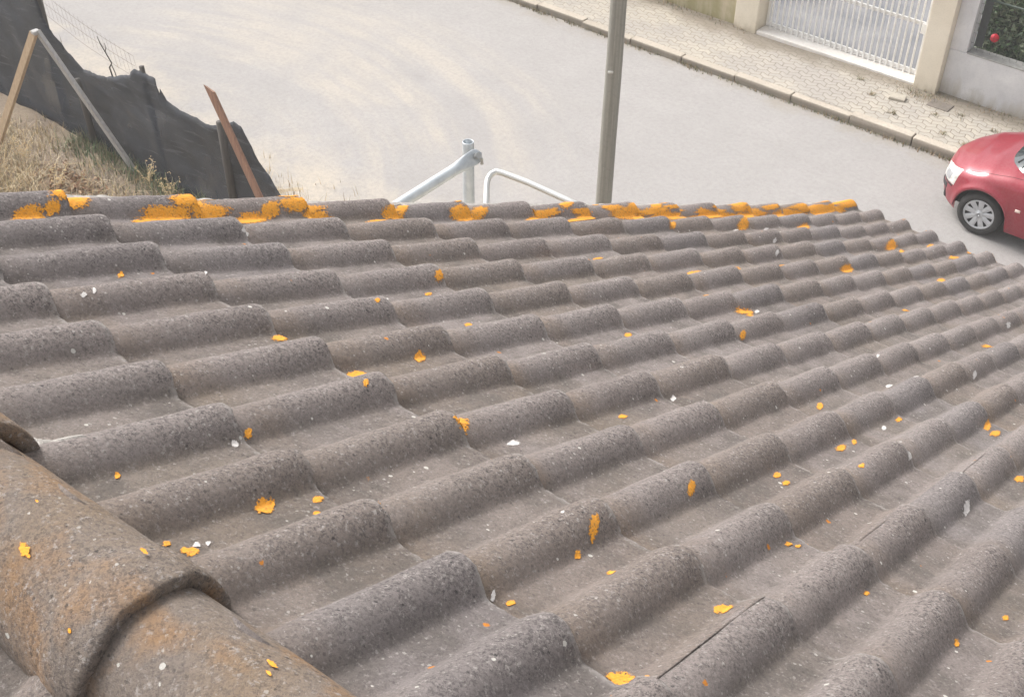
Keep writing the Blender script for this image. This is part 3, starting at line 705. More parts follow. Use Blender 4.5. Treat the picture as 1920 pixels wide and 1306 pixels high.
def hedge_pt(r):
    s = r.uniform(0.06, 6.5); z = r.uniform(0.05, 2.0); d = 0.32 + 0.16 * noise.noise(Vector((s * 1.6, z * 2.0, 3))) + 0.09 * noise.noise(Vector((s * 6, z * 6, 1)))
    return (s, d + abs(r.gauss(0, .10)), z), None
hd_ = empty('hedge', SN(-5.84, 17.30, 0.08), ROT); tag(hd_, 'dense dark green hedge growing behind the low grey white wall', 'hedge')
leaf_mass('foliage', 15000, hedge_pt, .085, M_LF + M_LF[2:], parent=hd_, seed=3)
mb = MB(); mb.box((3.4, .95, .95), (6.6, .7, 1.75)); mb.build('inner_foliage', simple('hedge_core', (0.05, 0.07, 0.045), (0.03, 0.045, 0.03), 8, .9), hd_)
for q in range(6): mb = MB(); mb.tube([(.5 + q * 1.1, .55, 0), (.55 + q * 1.1, .6, .8), (.5 + q * 1.1, .55, 1.6)], [.03, .022, .01], 7); mb.build('stem', M_BARK, hd_)
M_GRN = simple('dark_green_metal', (0.05, 0.07, 0.055), (0.035, 0.05, 0.04), 10, .5)
mf = empty('mesh_fence', SN(-5.58, 17.13, 0.86), ROT); tag(mf, 'dark green wire panel fence with a top rail standing on the low wall', 'fence')
mb = MB(); mb.tube([(0, 0, .78), (9.4, 0, .78)], .016, 8); mb.build('top_rail', M_GRN, mf, True)
mb = MB()
for q in range(95): mb.tube([(q * .1, 0, 0), (q * .1, 0, .78)], .0022, 4, False)
for z in (.1, .25, .4, .55, .7): mb.tube([(0, .004, z), (9.4, .004, z)], .0025, 4, False)
mb.build('wire_panel', M_GRN, mf)
for q in range(4): mb = MB(); mb.tube([(1.4 + q * 2.0, .01, -.02), (1.4 + q * 2.0, .01, .9)], .018, 8); mb.build('fence_post', M_GRN, mf, True)
mb = MB(); mb.bbox((.07, .10, .36), (.12, .006, .70), .002)
o = mb.build('shade_panel', simple('shade_grey', (0.075, 0.082, 0.085), (0.05, 0.056, 0.058), 20, .7), None, loc=SN(-5.58, 17.16, .86), rot=ROT); tag(o, 'dark grey panel standing for the shade at the left end of the hedge, behind the wire fence', 'panel')  # dark sheet standing in for the shade at the hedge's left end
mb = MB(); bm = bmesh.new(); bmesh.ops.create_icosphere(bm, subdivisions=3, radius=.062)
for v in bm.verts: v.co *= 1 + .12 * noise.noise(v.co * 40)
mb.add([v.co for v in bm.verts], [[v.index for v in f.verts] for f in bm.faces]); bm.free()
o = mb.build('ball', simple('red_plastic', (0.72, 0.02, 0.045), (0.62, 0.018, 0.04), 10, .5), None, True, loc=SN(-5.34, 17.36, 1.02), rot=ROT); tag(o, 'small round bright red ball caught in the hedge', 'ball')
# yard behind the gate: shrubs and a low planter at the left of the driveway
def shrub(name, s, n, h, r, seed, label, cnt=900, mats=M_LF, z0=.08, sz=.07):
    e = empty(name, SN(s, n, z0), ROT); tag(e, label, 'shrub')
    def fn(q):
        d = Vector((q.gauss(0, 1), q.gauss(0, 1), q.gauss(0, 1))).normalized() * (q.random() ** .4); k = 1 + .45 * noise.noise(d * 2 + Vector((seed, 0, 0)))
        return (d.x * r * k, d.y * r * k, h * .55 + d.z * h * .45 * k), None
    leaf_mass('foliage', cnt, fn, sz, mats, parent=e, seed=seed)
    for q in range(4):
        mb = MB(); a = q * 1.7 + seed; mb.tube([(0, 0, 0), (.3 * r * math.cos(a), .3 * r * math.sin(a), h * .4), (.6 * r * math.cos(a), .6 * r * math.sin(a), h * .8)], [.02, .014, .006], 6); mb.build('stem', M_BARK, e)
    return e
shrub('shrub', -9.9, 19.0, 1.1, .6, 21, 'dusty green shrub behind the left gate pillar', 1500)
shrub('shrub', -9.6, 20.6, 1.5, .7, 22, 'taller green shrub at the left side of the driveway', 1500)

# ------------------------------------------------------------ small things on the pavement
o = slab('manhole_cover', [((0, 0, .0), (.34, .24, .03))], simple('iron_cover', (0.20, 0.17, 0.145), (0.15, 0.13, 0.11), 20, .8), (-5.62, 16.62, .125), 'small brown square cover set in the pavers near the grey white wall', 'cover')
o = slab('loose_paver', [((0, 0, .0), (.24, .16, .06))], simple('paver_stone', (0.46, 0.42, 0.35), (0.38, 0.34, 0.28), 20, .9), (-6.20, 16.40, .14), 'loose square paving slab lying on the pavers below the right gate pillar', 'paving slab')
o.rotation_euler = (0.06, 0.05, ROT + .25)

def blades(name, n, fn, mats, wid, seed, label=None, bend=.5, kind='stuff', parent=None, loc=None, seg=3):
    r = random.Random(seed); mb = MB()
    for _ in range(n):
        (x, y, z), h = fn(r); a = r.uniform(0, 2 * PI); le = abs(r.gauss(0, bend)); mi = r.randrange(len(mats)); wd = wid * r.uniform(.6, 1.3); px, py = -math.sin(a) * wd, math.cos(a) * wd
        k0 = len(mb.v)
        for q in range(seg + 1):
            t_ = q / seg; off = le * h * t_ ** 1.8; zz = z + h * t_ * (1 - .25 * min(le, 1.5) * t_); f = (1 - t_) * .9 + .1
            mb.v += [(x + math.cos(a) * off - px * f, y + math.sin(a) * off - py * f, zz), (x + math.cos(a) * off + px * f, y + math.sin(a) * off + py * f, zz)]
        for q in range(seg): k = k0 + q * 2; mb.f.append((k, k + 1, k + 3, k + 2)); mb.m.append(mi)
    o = mb.build(name, mats, parent, loc=loc, rot=ROT if parent is None else 0)
    if parent is None: tag(o, label, None, kind=kind)
    return o
M_STRAW = [simple('straw', (0.68, 0.52, 0.29), (0.56, 0.41, 0.22), 4, .8), simple('straw_pale', (0.72, 0.62, 0.45), (0.60, 0.50, 0.34), 4, .8), simple('straw_brown', (0.36, 0.26, 0.16), (0.28, 0.20, 0.12), 4, .85)]
M_OLIVE = [simple('olive_blade', (0.16, 0.17, 0.085), (0.12, 0.13, 0.06), 4, .7), simple('dry_olive', (0.26, 0.23, 0.13), (0.2, 0.17, 0.1), 4, .8)]
def lot_pt(r):
    while True:
        s = r.uniform(-18.5, -8.5); n = r.uniform(4.8, 7.9)
        k = .16 + .9 * noise.noise(Vector((s * .9, n * 1.3, 7)))
        k += 1.3 * math.exp(-(((s + 14.9) / 1.2) ** 2 + ((n - 6.55) / .55) ** 2))
        if r.random() < k * .8: return (s, n, -.04 + hill(s, n)), r.uniform(.07, .20) * (1 + 1.2 * math.exp(-(((s + 14.9) / 1.3) ** 2 + ((n - 6.5) / .6) ** 2)))
blades('dry_grass', 11000, lot_pt, M_STRAW + [M_OLIVE[1]], .005, 31, 'dry straw grass covering the lot beside the shade net', .9)
def lot_w(r):
    s = r.uniform(-14.6, -9.8); n = 7.93 - abs(r.gauss(0, .22)); return (s, n, -.03 + hill(s, n)), r.uniform(.06, .28)
blades('green_weeds', 1900, lot_w, M_OLIVE + [M_LF[1]], .007, 33, 'low green weeds growing along the foot of the shade net', .7)
def vp(r):
    s = r.uniform(-12.6, -6.5) if r.random() < .7 else r.uniform(-18, -12); n = 8.06 + abs(r.gauss(0, .42)); return (s, n, .005), r.uniform(.04, .20)
blades('verge_grass', 6000, vp, M_STRAW + [M_STRAW[1], M_OLIVE[1]], .0045, 35, 'dry grass along the sandy edge of the road', .6)
def gp(r):
    while True:
        s = r.uniform(-15, 2); k = .45 + .9 * noise.noise(Vector((s * 1.9, 0, 3)))
        if r.random() < k: return (s, 15.45 - abs(r.gauss(0, .035)), 0.0), r.uniform(.02, .09)
blades('gutter_weeds', 1700, gp, M_OLIVE + [M_STRAW[2]], .006, 37, 'dusty weeds growing in the gutter along the kerb', .6)
def wp(r):
    if r.random() < .55: s = r.uniform(-5.9, 1.5); n = 17.02 - abs(r.gauss(0, .10))
    elif r.random() < .6: s = r.gauss(-6.0, .22); n = 16.72 + r.gauss(0, .12)
    else: s = r.uniform(-13, -9.1); n = 17.0 - abs(r.gauss(0, .07))
    return (s, n, .10), r.uniform(.02, .10)
blades('pavement_weeds', 1500, wp, M_OLIVE + M_STRAW[2:], .006, 39, 'dusty weeds at the foot of the walls along the pavement', .8)
tufts = [(-6.55, 16.25), (-6.05, 15.95), (-5.55, 16.30), (-5.2, 15.85), (-4.85, 15.75), (-6.9, 16.6), (-5.25, 16.55), (-4.7, 16.4)]
tl = ['below the right gate pillar', 'nearest the kerb below the loose slab', 'left of the brown cover', 'near the kerb before the red car', 'closest to the red car', 'in front of the threshold', 'right of the brown cover', 'at the wall side before the red car']
for q, (s, n) in enumerate(tufts):
    e = empty('weed_tuft', SN(s, n, .12), ROT); tag(e, 'small dusty weed tuft in the pavers, ' + tl[q], 'weed', 'weed tufts in the pavement')
    blades('leaves', 34, lambda r: ((r.gauss(0, .03), r.gauss(0, .025), -.01), r.uniform(.03, .08)), M_OLIVE + M_STRAW[2:], .006, 50 + q, bend=1.2, parent=e)

M_DEAD = [simple('dead_leaf', (0.34, 0.20, 0.12), (0.26, 0.15, 0.09), 8, .8), simple('dead_leaf_pale', (0.50, 0.36, 0.24), (0.42, 0.29, 0.18), 8, .8)]
def dlp(r): s, n = r.gauss(-13.55, .30), r.gauss(7.05, .16); return (s, n, -.01 + hill(s, n) + abs(r.gauss(0, .02))), None
tag(leaf_mass('dead_leaves', 420, dlp, .075, M_DEAD, seed=77), kind='stuff')
# ------------------------------------------------------------ shade net fence on the lot's edge
def wood_mat(name, a, b):
    t = NT(name); co = t.coord('Object', (14, 14, 1.2)); f = t.noise(co, 3.0, 5, 0.6, 0.6)
    return t.done(t.mix(t.ramp(f, [(0.35, 0.0), (0.65, 1.0)]), a, b), 0.85, t.bump(f, 0.5, 0.003))
M_WPALE = wood_mat('pale_board', (0.46, 0.34, 0.22), (0.36, 0.26, 0.165)); M_WGREY = wood_mat('grey_board', (0.45, 0.44, 0.43), (0.33, 0.32, 0.315))
M_WRED = wood_mat('red_brown_board', (0.33, 0.19, 0.13), (0.22, 0.125, 0.09)); M_WDARK = wood_mat('old_post', (0.095, 0.085, 0.075), (0.06, 0.054, 0.05))
def net_mat():
    t = NT('shade_net'); co = t.coord(); x = t.n('ShaderNodeSeparateXYZ'); t.l(co, x.inputs[0])
    cv = t.n('ShaderNodeCombineXYZ'); t.l(t.m('MULTIPLY', x.outputs[0], .14), cv.inputs[0]); t.l(t.m('MULTIPLY_ADD', x.outputs[0], -.10, t.m('MULTIPLY', x.outputs[2], 1.5)), cv.inputs[2])
    ln = t.ramp(t.noise(cv.outputs[0], 16.0, 4, .6, .1), [(0.58, 0.0), (0.64, 1.0)]); big = t.noise(co, 1.3, 3)
    c = t.mix(t.ramp(big, [(0.35, 0.0), (0.7, 1.0)]), (0.020, 0.023, 0.030), (0.046, 0.054, 0.072)); c = t.mix(t.m('MULTIPLY', ln, .4), c, (0.15, 0.155, 0.17))
    t.done(c, 0.8, t.bump(t.noise(co, 9, 3), .4, .02))
    tr = t.n('ShaderNodeBsdfTransparent'); mx = t.n('ShaderNodeMixShader'); t.l(tr.outputs[0], mx.inputs[1]); t.l(t.b.outputs[0], mx.inputs[2])
    cut = t.m('GREATER_THAN', t.noise(co, 700, 1), .42); t.l(t.m('SUBTRACT', t.m('MULTIPLY_ADD', cut, .14, .73), t.m('MULTIPLY', t.ramp(big, [(.5, 0.0), (.75, .22)]), 1.0)), mx.inputs[0]); t.l(mx.outputs[0], t.out.inputs[0]); return t.mat
TOP = [(-20, 1.9), (-17.5, 1.95), (-16.2, 1.95), (-15.1, 1.92), (-14.96, 1.48), (-14.62, 1.24), (-14.31, 1.06), (-14.01, 1.06), (-13.61, 1.18), (-13.28, 1.31), (-13.12, 1.38), (-13.0, 1.5), (-12.77, 1.51), (-12.56, 1.5), (-12.49, 1.41), (-12.54, 1.3), (-12.41, 1.25), (-12.05, 1.19), (-11.68, 1.21), (-11.3, 1.29), (-11.12, 1.41), (-10.98, 1.39), (-10.90, 1.28), (-10.71, 0.98), (-10.54, 0.86), (-10.41, 0.76), (-10.1, .55), (-9.6, .35), (-9.0, .22)]
TOP = sorted(TOP)
def top(s):
    for (a, z0), (b, z1) in zip(TOP, TOP[1:]):
        if a <= s <= b: return z0 + (z1 - z0) * (s - a) / (b - a)
    return TOP[-1][1]
fence = empty('shade_net_fence', SN(-13, 8.0, 0), ROT); tag(fence, 'sagging dark grey shade net hung between old posts around the dry lot', 'fence')
mb = MB(); NS, NZ = 700, 26; L0, L1 = -20.0, -9.0
for x in range(NS + 1):
    s = L0 + (L1 - L0) * x / NS; T_ = top(s) + .018 * noise.noise(Vector((s * 9, 0, 1))) + .008 * noise.noise(Vector((s * 22, 0, 1)))
    for y in range(NZ + 1):
        z = -.03 + (T_ + .03) * y / NZ; k = y / NZ
        n = .10 * noise.noise(Vector((s * .8, z * .7, 2))) * k + .05 * noise.noise(Vector((s * 2.2 + z * 1.6, z * 1.2, 4))) + .020 * noise.noise(Vector((s * 2.0, z * 9 + s * .8, 6))) - .10 * (1 - k) ** 2
        if y == NZ: n += .02
        mb.v.append((s + 13, n, z))
for x in range(NS):
    for y in range(NZ): q = x * (NZ + 1) + y; mb.f.append((q, q + NZ + 1, q + NZ + 2, q + 1)); mb.m.append(0)
o = mb.build('net', net_mat(), fence, True); so_ = o.modifiers.new('thick', 'SOLIDIFY'); so_.thickness = .002
def post(s, z, r=.045, lean=(0, 0), n=.06):
    mb = MB(); mb.tube([(0, 0, -.1), (lean[0] * .5, lean[1] * .5, z * .5), (lean[0], lean[1], z)], [r, r * .95, r * .85], 10)
    o = mb.build('post', M_WDARK, fence, True); o.location = (s + 13, n, 0)
for s, z, r, le, n in [(-15.12, 2.2, .06, (0, 0), .08), (-16.9, 2.1, .05, (0, 0), .06), (-12.78, 1.56, .04, (-.1, 0), .05), (-11.14, 1.44, .055, (-.05, 0), -.09), (-14.12, 1.0, .05, (-.1, 0), -.13), (-18.6, 2.1, .05, (0, 0), .06)]: post(s, z, r, le, n)
mb = MB()
for z0, z1 in ((1.95, 1.62), (1.80, 1.48), (1.62, 1.30)):
    mb.tube([(-2.1 + 2.0 * q / 14, .09, z0 + (z1 - z0) * q / 14 - .05 * math.sin(PI * q / 14) + .01 * noise.noise(Vector((q, z0, 0)))) for q in range(15)], .0022, 4, False)
for q in range(22): x = -2.1 + 2.0 * q / 21; mb.tube([(x, .095, 1.95 - .33 * q / 21), (x + .06, .09, 1.62 - .32 * q / 21)], .0014, 3, False)
mb.build('wire', simple('rusty_wire', (0.24, 0.21, 0.18), rough=.7), fence)
mb = MB(); mb.tube([(-.60, .05, 1.10), (-.66, .06, 1.28), (-.60, .07, 1.36), (-.72, .08, 1.48), (-.80, .08, 1.58), (-.84, .08, 1.66)], [.012, .010, .009, .008, .007, .004], 6); mb.tube([(-.62, .07, 1.34), (-.57, .07, 1.24), (-.52, .06, 1.12)], [.008, .007, .006], 5); mb.tube([(-.72, .08, 1.48), (-.66, .07, 1.56), (-.68, .07, 1.62)], [.006, .005, .003], 5)
o = mb.build('dry_branch', M_WDARK, None, True, loc=SN(-13, 8.0, 0), rot=ROT); tag(o, 'thin dark dead branch sticking up over the low part of the shade net', 'branch')
def board(name, a, b, wd, th, mat, parent=None, label=None, cat=None, broken=False):
    a, b = Vector(a), Vector(b); d = (b - a); L = d.length; d.normalize(); side = d.cross(Vector((0, 1, 0))).normalized(); nn = side.cross(d).normalized(); mb = MB(); N = 10
    for q in range(N + 1):
        c = a + d * (L * q / N); k = 1 + .03 * noise.noise(Vector((q * .7, wd * 50, 1)))
        for sx, sn_ in ((-1, -1), (1, -1), (1, 1), (-1, 1)):
            e = .0
            if broken and q == N: e = .07 * noise.noise(Vector((sx * 3.3, sn_ * 2.1, 8))) + (.05 if sx > 0 else -.06)
            mb.v.append(tuple(c + side * sx * wd / 2 * k + nn * sn_ * th / 2 + d * e))
    for q in range(N):
        for j in range(4): p = q * 4 + j; r2 = q * 4 + (j + 1) % 4; mb.f.append((p, r2, r2 + 4, p + 4)); mb.m.append(0)
    mb.f += [(3, 2, 1, 0), tuple(N * 4 + j for j in range(4))]; mb.m += [0, 0]
    return mb
e = empty('board_frame', SN(-14.3, 7.4, 0), ROT); tag(e, 'pale A shaped frame of two leaning boards standing in the dry grass before the net', 'board frame')
o = board('board', (-.70 - .06, -.56, -.05), (-.03, .08, 1.76), .11, .05, M_WPALE).build('board', M_WPALE, e); o['label'] = 'pale brown left board'
o = board('board', (1.13, .43, -.03), (.0, .12, 1.79), .085, .05, M_WGREY).build('board', M_WGREY, e); o['label'] = 'weathered grey right board'
mb = MB(); mb.bbox((-.01, .10, 1.775), (.10, .10, .06), .02); mb.build('cap', M_WGREY, e)
mb = board('board', (-10.2 + 10.2 + .62, 0, -.02), (-.58, -.0, 2.17), .115, .035, M_WRED, broken=True)
o = mb.build('leaning_stake', M_WRED, None, loc=SN(-10.2, 7.55, 0), rot=ROT); tag(o, 'red brown splintered plank leaning in front of the shade net', 'plank')
# dried weeds by the net's foot
for q, (s, n, h, lab) in enumerate([(-12.75, 7.75, .30, 'dry seeded weed at the foot of the grey board'), (-12.25, 7.70, .34, 'dry seeded weed in front of the middle of the net'), (-14.5, 7.0, .34, 'pale seeding weed standing in the straw by the left board'), (-13.6, 6.9, .26, 'small dry weed in the bare soil inside the A shaped frame'), (-9.3, 8.3, .30, 'dry twiggy weed on the sandy road edge beyond the net'), (-8.9, 8.9, .22, 'low dry weed on the sandy road edge nearest the steel tube')]):
    e = empty('dry_weed', SN(s, n, 0), ROT); tag(e, lab, 'weed', 'dry weeds around the shade net'); r_ = random.Random(q + 5); mb = MB(); tips = []
    for w_ in range(9):
        a = r_.uniform(0, 2 * PI); l = h * r_.uniform(.6, 1.1); p = Vector((0, 0, 0)); pts = [p]
        for k in range(4): p = p + Vector((math.cos(a) * .03 + r_.gauss(0, .012), math.sin(a) * .03 + r_.gauss(0, .012), l / 4)); pts.append(p); tips.append(p + Vector((r_.gauss(0, .02), r_.gauss(0, .02), 0)))
        mb.tube(pts, [.0035, .003, .0028, .002, .0015], 4, False)
    mb.build('stalk', M_STRAW[1], e)
    mb = MB()
    for p in tips:
        for _ in range(3): mb.bbox(p + Vector((r_.gauss(0, .012), r_.gauss(0, .012), r_.gauss(0, .012))), (.016, .010, .008), .003, Matrix.Rotation(r_.uniform(0, 6), 3, 'Z'))
    tag(mb.build('seed_head', M_STRAW[0], e), kind='stuff')

# ------------------------------------------------------------ timber pole
def pole_mat():
    t = NT('weathered_pole'); co = t.coord('Object', (20, 20, .5)); f = t.noise(co, 2.0, 6, .65, .3); g = t.noise(t.coord(), 30, 3)
    c = t.mix(t.ramp(f, [(0.3, 0.0), (0.7, 1.0)]), (0.33, 0.32, 0.285), (0.215, 0.21, 0.19)); c = t.mix(t.ramp(g, [(0.5, 0.0), (0.8, 0.3)]), c, (0.13, 0.13, 0.12))
    return t.done(c, .85, t.bump(f, .6, .006))
base = Vector((0.905, 10.75, 0)); topp = base + Vector((0.055, .0, 9.0))
pole = empty('utility_pole', base); tag(pole, 'tall weathered grey timber pole standing on the near side of the street', 'pole')
mb = MB(); N = 30
mb.tube([(0.055 * q / N + .006 * noise.noise(Vector((q * .3, 0, 0))), .006 * noise.noise(Vector((q * .3, 5, 0))), -.1 + 9.1 * q / N) for q in range(N + 1)], [.088 - .024 * q / N + .0015 * noise.noise(Vector((q * .9, 3, 0))) for q in range(N + 1)], 24)
mb.build('shaft', pole_mat(), pole, True)
mb = MB(); mb.bbox((-.012, -.079, 3.45), (.05, .012, .022), .003); mb.build('tag_plate', simple('pale_tag', (0.6, 0.6, 0.58)), pole)

# ------------------------------------------------------------ galvanised tubes beside the verge
def galv_mat():
    t = NT('galvanised_steel'); co = t.coord(); f = t.noise(co, 18, 4, .6); c = t.mix(t.ramp(f, [(0.3, 0.0), (0.7, 1.0)]), (0.58, 0.61, 0.63), (0.42, 0.45, 0.48))
    return t.done(c, t.ramp(f, [(0.3, .38), (0.7, .52)]), None, .55)
M_GAL = galv_mat(); M_ALU = (lambda t: t.done((0.60, 0.60, 0.585), .36, None, .6))(NT('pale_steel'))
T0 = Vector((-0.175, 4.03, CAMH - 2.31)); sc = empty('scaffold_post', (T0.x, T0.y, 0)); tag(sc, 'upright galvanised steel tube with a flattened brace bolted across its top', 'scaffold tube')
mb = MB(); H_ = T0.z; n = 28; r0, r1 = .0222, .0180
for r, z in ((r0, 0), (r0, H_ - .0015), (r0 - .001, H_), (r1 + .001, H_), (r1, H_ - .0015), (r1, H_ - .5)):
    for j in range(n): mb.v.append((r * math.cos(2 * PI * j / n), r * math.sin(2 * PI * j / n), z))
for q in range(5):
    for j in range(n): a, b = q * n + j, q * n + (j + 1) % n; mb.f.append((a, b, b + n, a + n)); mb.m.append(0)
mb.f.append(tuple(5 * n + j for j in range(n))); mb.m.append(0)
mb.build('tube', M_GAL, sc, True)
O0 = Vector((T0.x, T0.y, 0))
A_, B_ = Vector((-0.1254, 3.9846, 6.4683)) - O0, Vector((-0.3818, 3.7020, 6.4389)) - O0
d = (B_ - A_).normalized(); A2 = A_ + d * .0; mb = MB(); nr = 24; up = Vector((0, 0, 1)); sd2 = d.cross(fwd).normalized(); fr = sd2.cross(d).normalized()
secs = []
for q in range(26):
    L_ = q * .014 if q < 14 else .182 + (q - 13) * .12
    k = min(1, max(0, (L_ - .045) / .11)); k = k * k * (3 - 2 * k)
    hw = .0285 + (.0215 - .0285) * k; th = .0035 + (.0215 - .0035) * k; secs.append((L_, hw * (1 if L_ > .03 else math.sqrt(max(.02, 1 - ((.03 - L_) / .03) ** 2)) ), th, k))
vt = (fr * .35 + sd2 * .94).normalized(); ft = vt.cross(d).normalized()
for L_, hw, th, k in secs:
    for j in range(nr):
        a = 2 * PI * j / nr; mb.v.append(tuple(A2 + d * L_ + vt * math.cos(a) * hw + ft * (math.sin(a) * th - (1 - k) * .0)))
for q in range(len(secs) - 1):
    for j in range(nr): a, b = q * nr + j, q * nr + (j + 1) % nr; mb.f.append((a, b, b + nr, a + nr)); mb.m.append(0)
mb.f += [tuple(range(nr))[::-1], tuple((len(secs) - 1) * nr + j for j in range(nr))]; mb.m += [0, 0]
br = mb.build('brace', M_GAL, sc, True)
mb = MB(); c = A2 + d * .032 - fr * .004; mb.tube([c - ft * .014, c + ft * .05], .007, 12); mb.tube([c - ft * .020, c - ft * .006], .0125, 6); mb.tube([c + Vector((.004, 0, -.004)) - ft * .012, c + Vector((.016, 0, -.012)) - ft * .012, c + Vector((.018, 0, -.034)) - ft * .010], [.005, .0055, .006], 8)
mb.build('bolt', simple('bolt_steel', (0.42, 0.42, 0.41), rough=.4, metal=.8), sc)
P_ = [Vector((-0.1000, 3.6843, 6.3542)), Vector((-0.1009, 3.7933, 6.3926)), Vector((-0.1020, 3.8392, 6.4091)), Vector((-0.0989, 3.8706, 6.4238)), Vector((-0.0878, 3.8960, 6.4312)), Vector((-0.0685, 3.9073, 6.4371)), Vector((-0.0448, 3.9001, 6.4362)), Vector((0.0492, 3.8486, 6.4286)), Vector((0.1873, 3.7590, 6.4138)), Vector((0.2588, 3.7131, 6.4051))]   # the bend of the rail, in metres
r0_ = Vector((P_[0].x, P_[0].y, 0)); hr = empty('bent_handrail', r0_); tag(hr, 'slim pale steel tube bent into a handrail just right of the scaffold tube', 'handrail')
pts = [Vector((P_[0].x, P_[0].y, 0))] + P_ + [P_[-1] + (P_[-1] - P_[-2]) * 1.2 + Vector((0, 0, -.1)), Vector((P_[-1].x + .16, P_[-1].y - .05, 5.2)), Vector((P_[-1].x + .17, P_[-1].y - .05, 0))]
rr_ = .0118
mb = MB(); mb.tube([p - r0_ for p in pts], rr_, 14); mb.build('rail', M_ALU, hr, True)
# ------------------------------------------------------------ red hatchback parked at the kerb
CL, CW = 3.80, 0.80
car = empty('parked_car', SN(-4.60, 14.69, 0), ROT); tag(car, 'small red hatchback parked against the kerb, nose towards the white gate', 'car')
def paint():
    t = NT('red_paint'); co = t.coord(); f = t.noise(co, 2.2, 4); g = t.noise(co, 35, 4, .7)
    c = t.mix(t.ramp(f, [(0.3, 0.0), (0.7, 1.0)]), (0.29, 0.012, 0.030), (0.25, 0.010, 0.025)); c = t.mix(t.ramp(g, [(0.4, 0.0), (0.8, .14)]), c, (0.42, 0.28, 0.26))
    t.b.inputs['Coat Weight'].default_value = .7; t.b.inputs['Coat Roughness'].default_value = .10
    return t.done(c, t.ramp(f, [(0.3, .34), (0.7, .46)]), None, .15)
M_RED = paint(); M_BLK = simple('black_plastic', (0.028, 0.028, 0.030), (0.02, 0.02, 0.022), 30, .6); M_TYRE = simple('tyre_rubber', (0.032, 0.031, 0.031), (0.045, 0.043, 0.041), 14, .85)
M_RIM = simple('silver_hubcap', (0.55, 0.56, 0.58), (0.48, 0.49, 0.51), 20, .35, .6, .05)
def glass_mat():
    t = NT('car_glass'); t.b.inputs['Coat Weight'].default_value = 1; t.b.inputs['Coat Roughness'].default_value = .03
    return t.done((0.035, 0.045, 0.048), .08)
M_GLS = glass_mat()
def lampm():
    t = NT('headlight_glass'); t.b.inputs['Coat Weight'].default_value = 1; t.b.inputs['Coat Roughness'].default_value = .05
    f = t.noise(t.coord(), 14, 3); return t.done(t.mix(t.ramp(f, [(0.4, 0.0), (0.6, 1.0)]), (0.78, 0.75, 0.70), (0.50, 0.49, 0.47)), .25)
M_LAMP = lampm()
WX = (0.72, 3.18); WZ, WR = 0.292, 0.292
def lerp(x, P):
    if x <= P[0][0]: return P[0][1]
    for (a, u), (b, v) in zip(P, P[1:]):
        if x <= b: k = (x - a) / (b - a); k = k * k * (3 - 2 * k) * .5 + k * .5; return u + (v - u) * k
    return P[-1][1]
def cw(x):
    f = 1.0
    if x < .85: f = (1 - (1 - x / .85) ** 2.5) ** (1 / 2.5) if x > 0 else 0
    if x > CL - .5: q = max(0, (CL - x) / .5); f = (1 - (1 - q) ** 3.2) ** (1 / 3.2)
    return CW * f
ZT = [(0, .68), (.12, .76), (.35, .86), (.7, .94), (1.0, .985), (1.3, 1.0), (2.6, 1.01), (3.4, 1.0), (3.8, .95)]
def body(x, tau):
    """surface of the lower body: tau 0 bottom of the side .. 0.5 shoulder .. 1 centreline"""
    zb = .19 + .06 * max(0, 1 - x / .4)
    for c in WX:
        dx = abs(x - c)
        if dx < .355: zb = max(zb, WZ + math.sqrt(.355 ** 2 - dx ** 2))
    zt = lerp(x, ZT); z0 = min(zt - .24, .76); z0 = max(z0, zb + .02); W = cw(x); y = 0
    if tau <= .5:
        z = zb + (z0 - zb) * tau * 2; y = W
    else:
        th = (tau - .5) * PI; p = 2 / 2.7
        y = W * max(math.cos(th), 0) ** p; z = z0 + (zt - z0) * max(math.sin(th), 0) ** p
    y *= 1 - .07 * ((z - .50) / .4) ** 2 if z > .5 else 1 - .04 * ((z - .5) / .3) ** 2
    for c in WX:    # flared arch lips
        r = math.hypot(x - c, z - WZ); 
        if z > WZ - .05: y += (.034 * math.exp(-((r - .38) / .042) ** 2)) * min(1, W / .6) * (1 if tau < .8 else 0)
    xs = x + (.10 * max(0, (z - .52) / .3) ** 1.6 + .05 * max(0, (.42 - z) / .25) ** 2) * max(0, 1 - x / .7)
    if x > 3: xs -= .10 * max(0, (z - .6) / .4) ** 2 * (x - 3) / .8
    return Vector((xs, -y, z))
xs = [CL * 0 + v for v in [0, .002, .006, .012, .02, .032, .048, .07, .1]] + [.13 + .022 * q for q in range(167)]
xs = [x for x in xs if x < CL - .06] + [CL - .05, CL - .03, CL - .015, CL - .005, CL]
NTAU = 40; taus = [q / NTAU for q in range(NTAU + 1)]
mb = MB(); nT = 2 * NTAU + 1
for x in xs:
    ring = [body(x, t) for t in taus]; ring += [Vector((p.x, -p.y, p.z)) for p in reversed(ring[:-1])]; mb.v += [tuple(p) for p in ring]
for a in range(len(xs) - 1):
    for b in range(nT - 1): q = a * nT + b; mb.f.append((q, q + 1, q + nT + 1, q + nT)); mb.m.append(0)
mb.build('body', M_RED, car, True)
mb = MB(); mb.bbox((1.98, 0, .40), (1.75, 1.50, .44), .05); mb.bbox((.36, 0, .40), (.46, 1.12, .38), .06); mb.bbox((1.9, 0, .5), (3.4, .95, .5), .06); mb.build('underbody', M_BLK, car)
for c in WX:
    n = 28
    for sy in (-1, 1):
        mb = MB(); k0 = len(mb.v)
        for yy in (sy * .765, sy * .50):
            for j in range(n + 1): a = PI * j / n - .35 + .7 * 0; a = -.02 + (PI + .04) * j / n; mb.v.append((c + .362 * math.cos(a), yy, WZ + .362 * math.sin(a)))
        for j in range(n): mb.f.append((k0 + j, k0 + j + 1, k0 + n + 2 + j, k0 + n + 1 + j)); mb.m.append(0)
        mb.f.append(tuple(k0 + n + 1 + j for j in range(n + 1))); mb.m.append(0)
        mb.build('wheel_well', M_BLK, car)
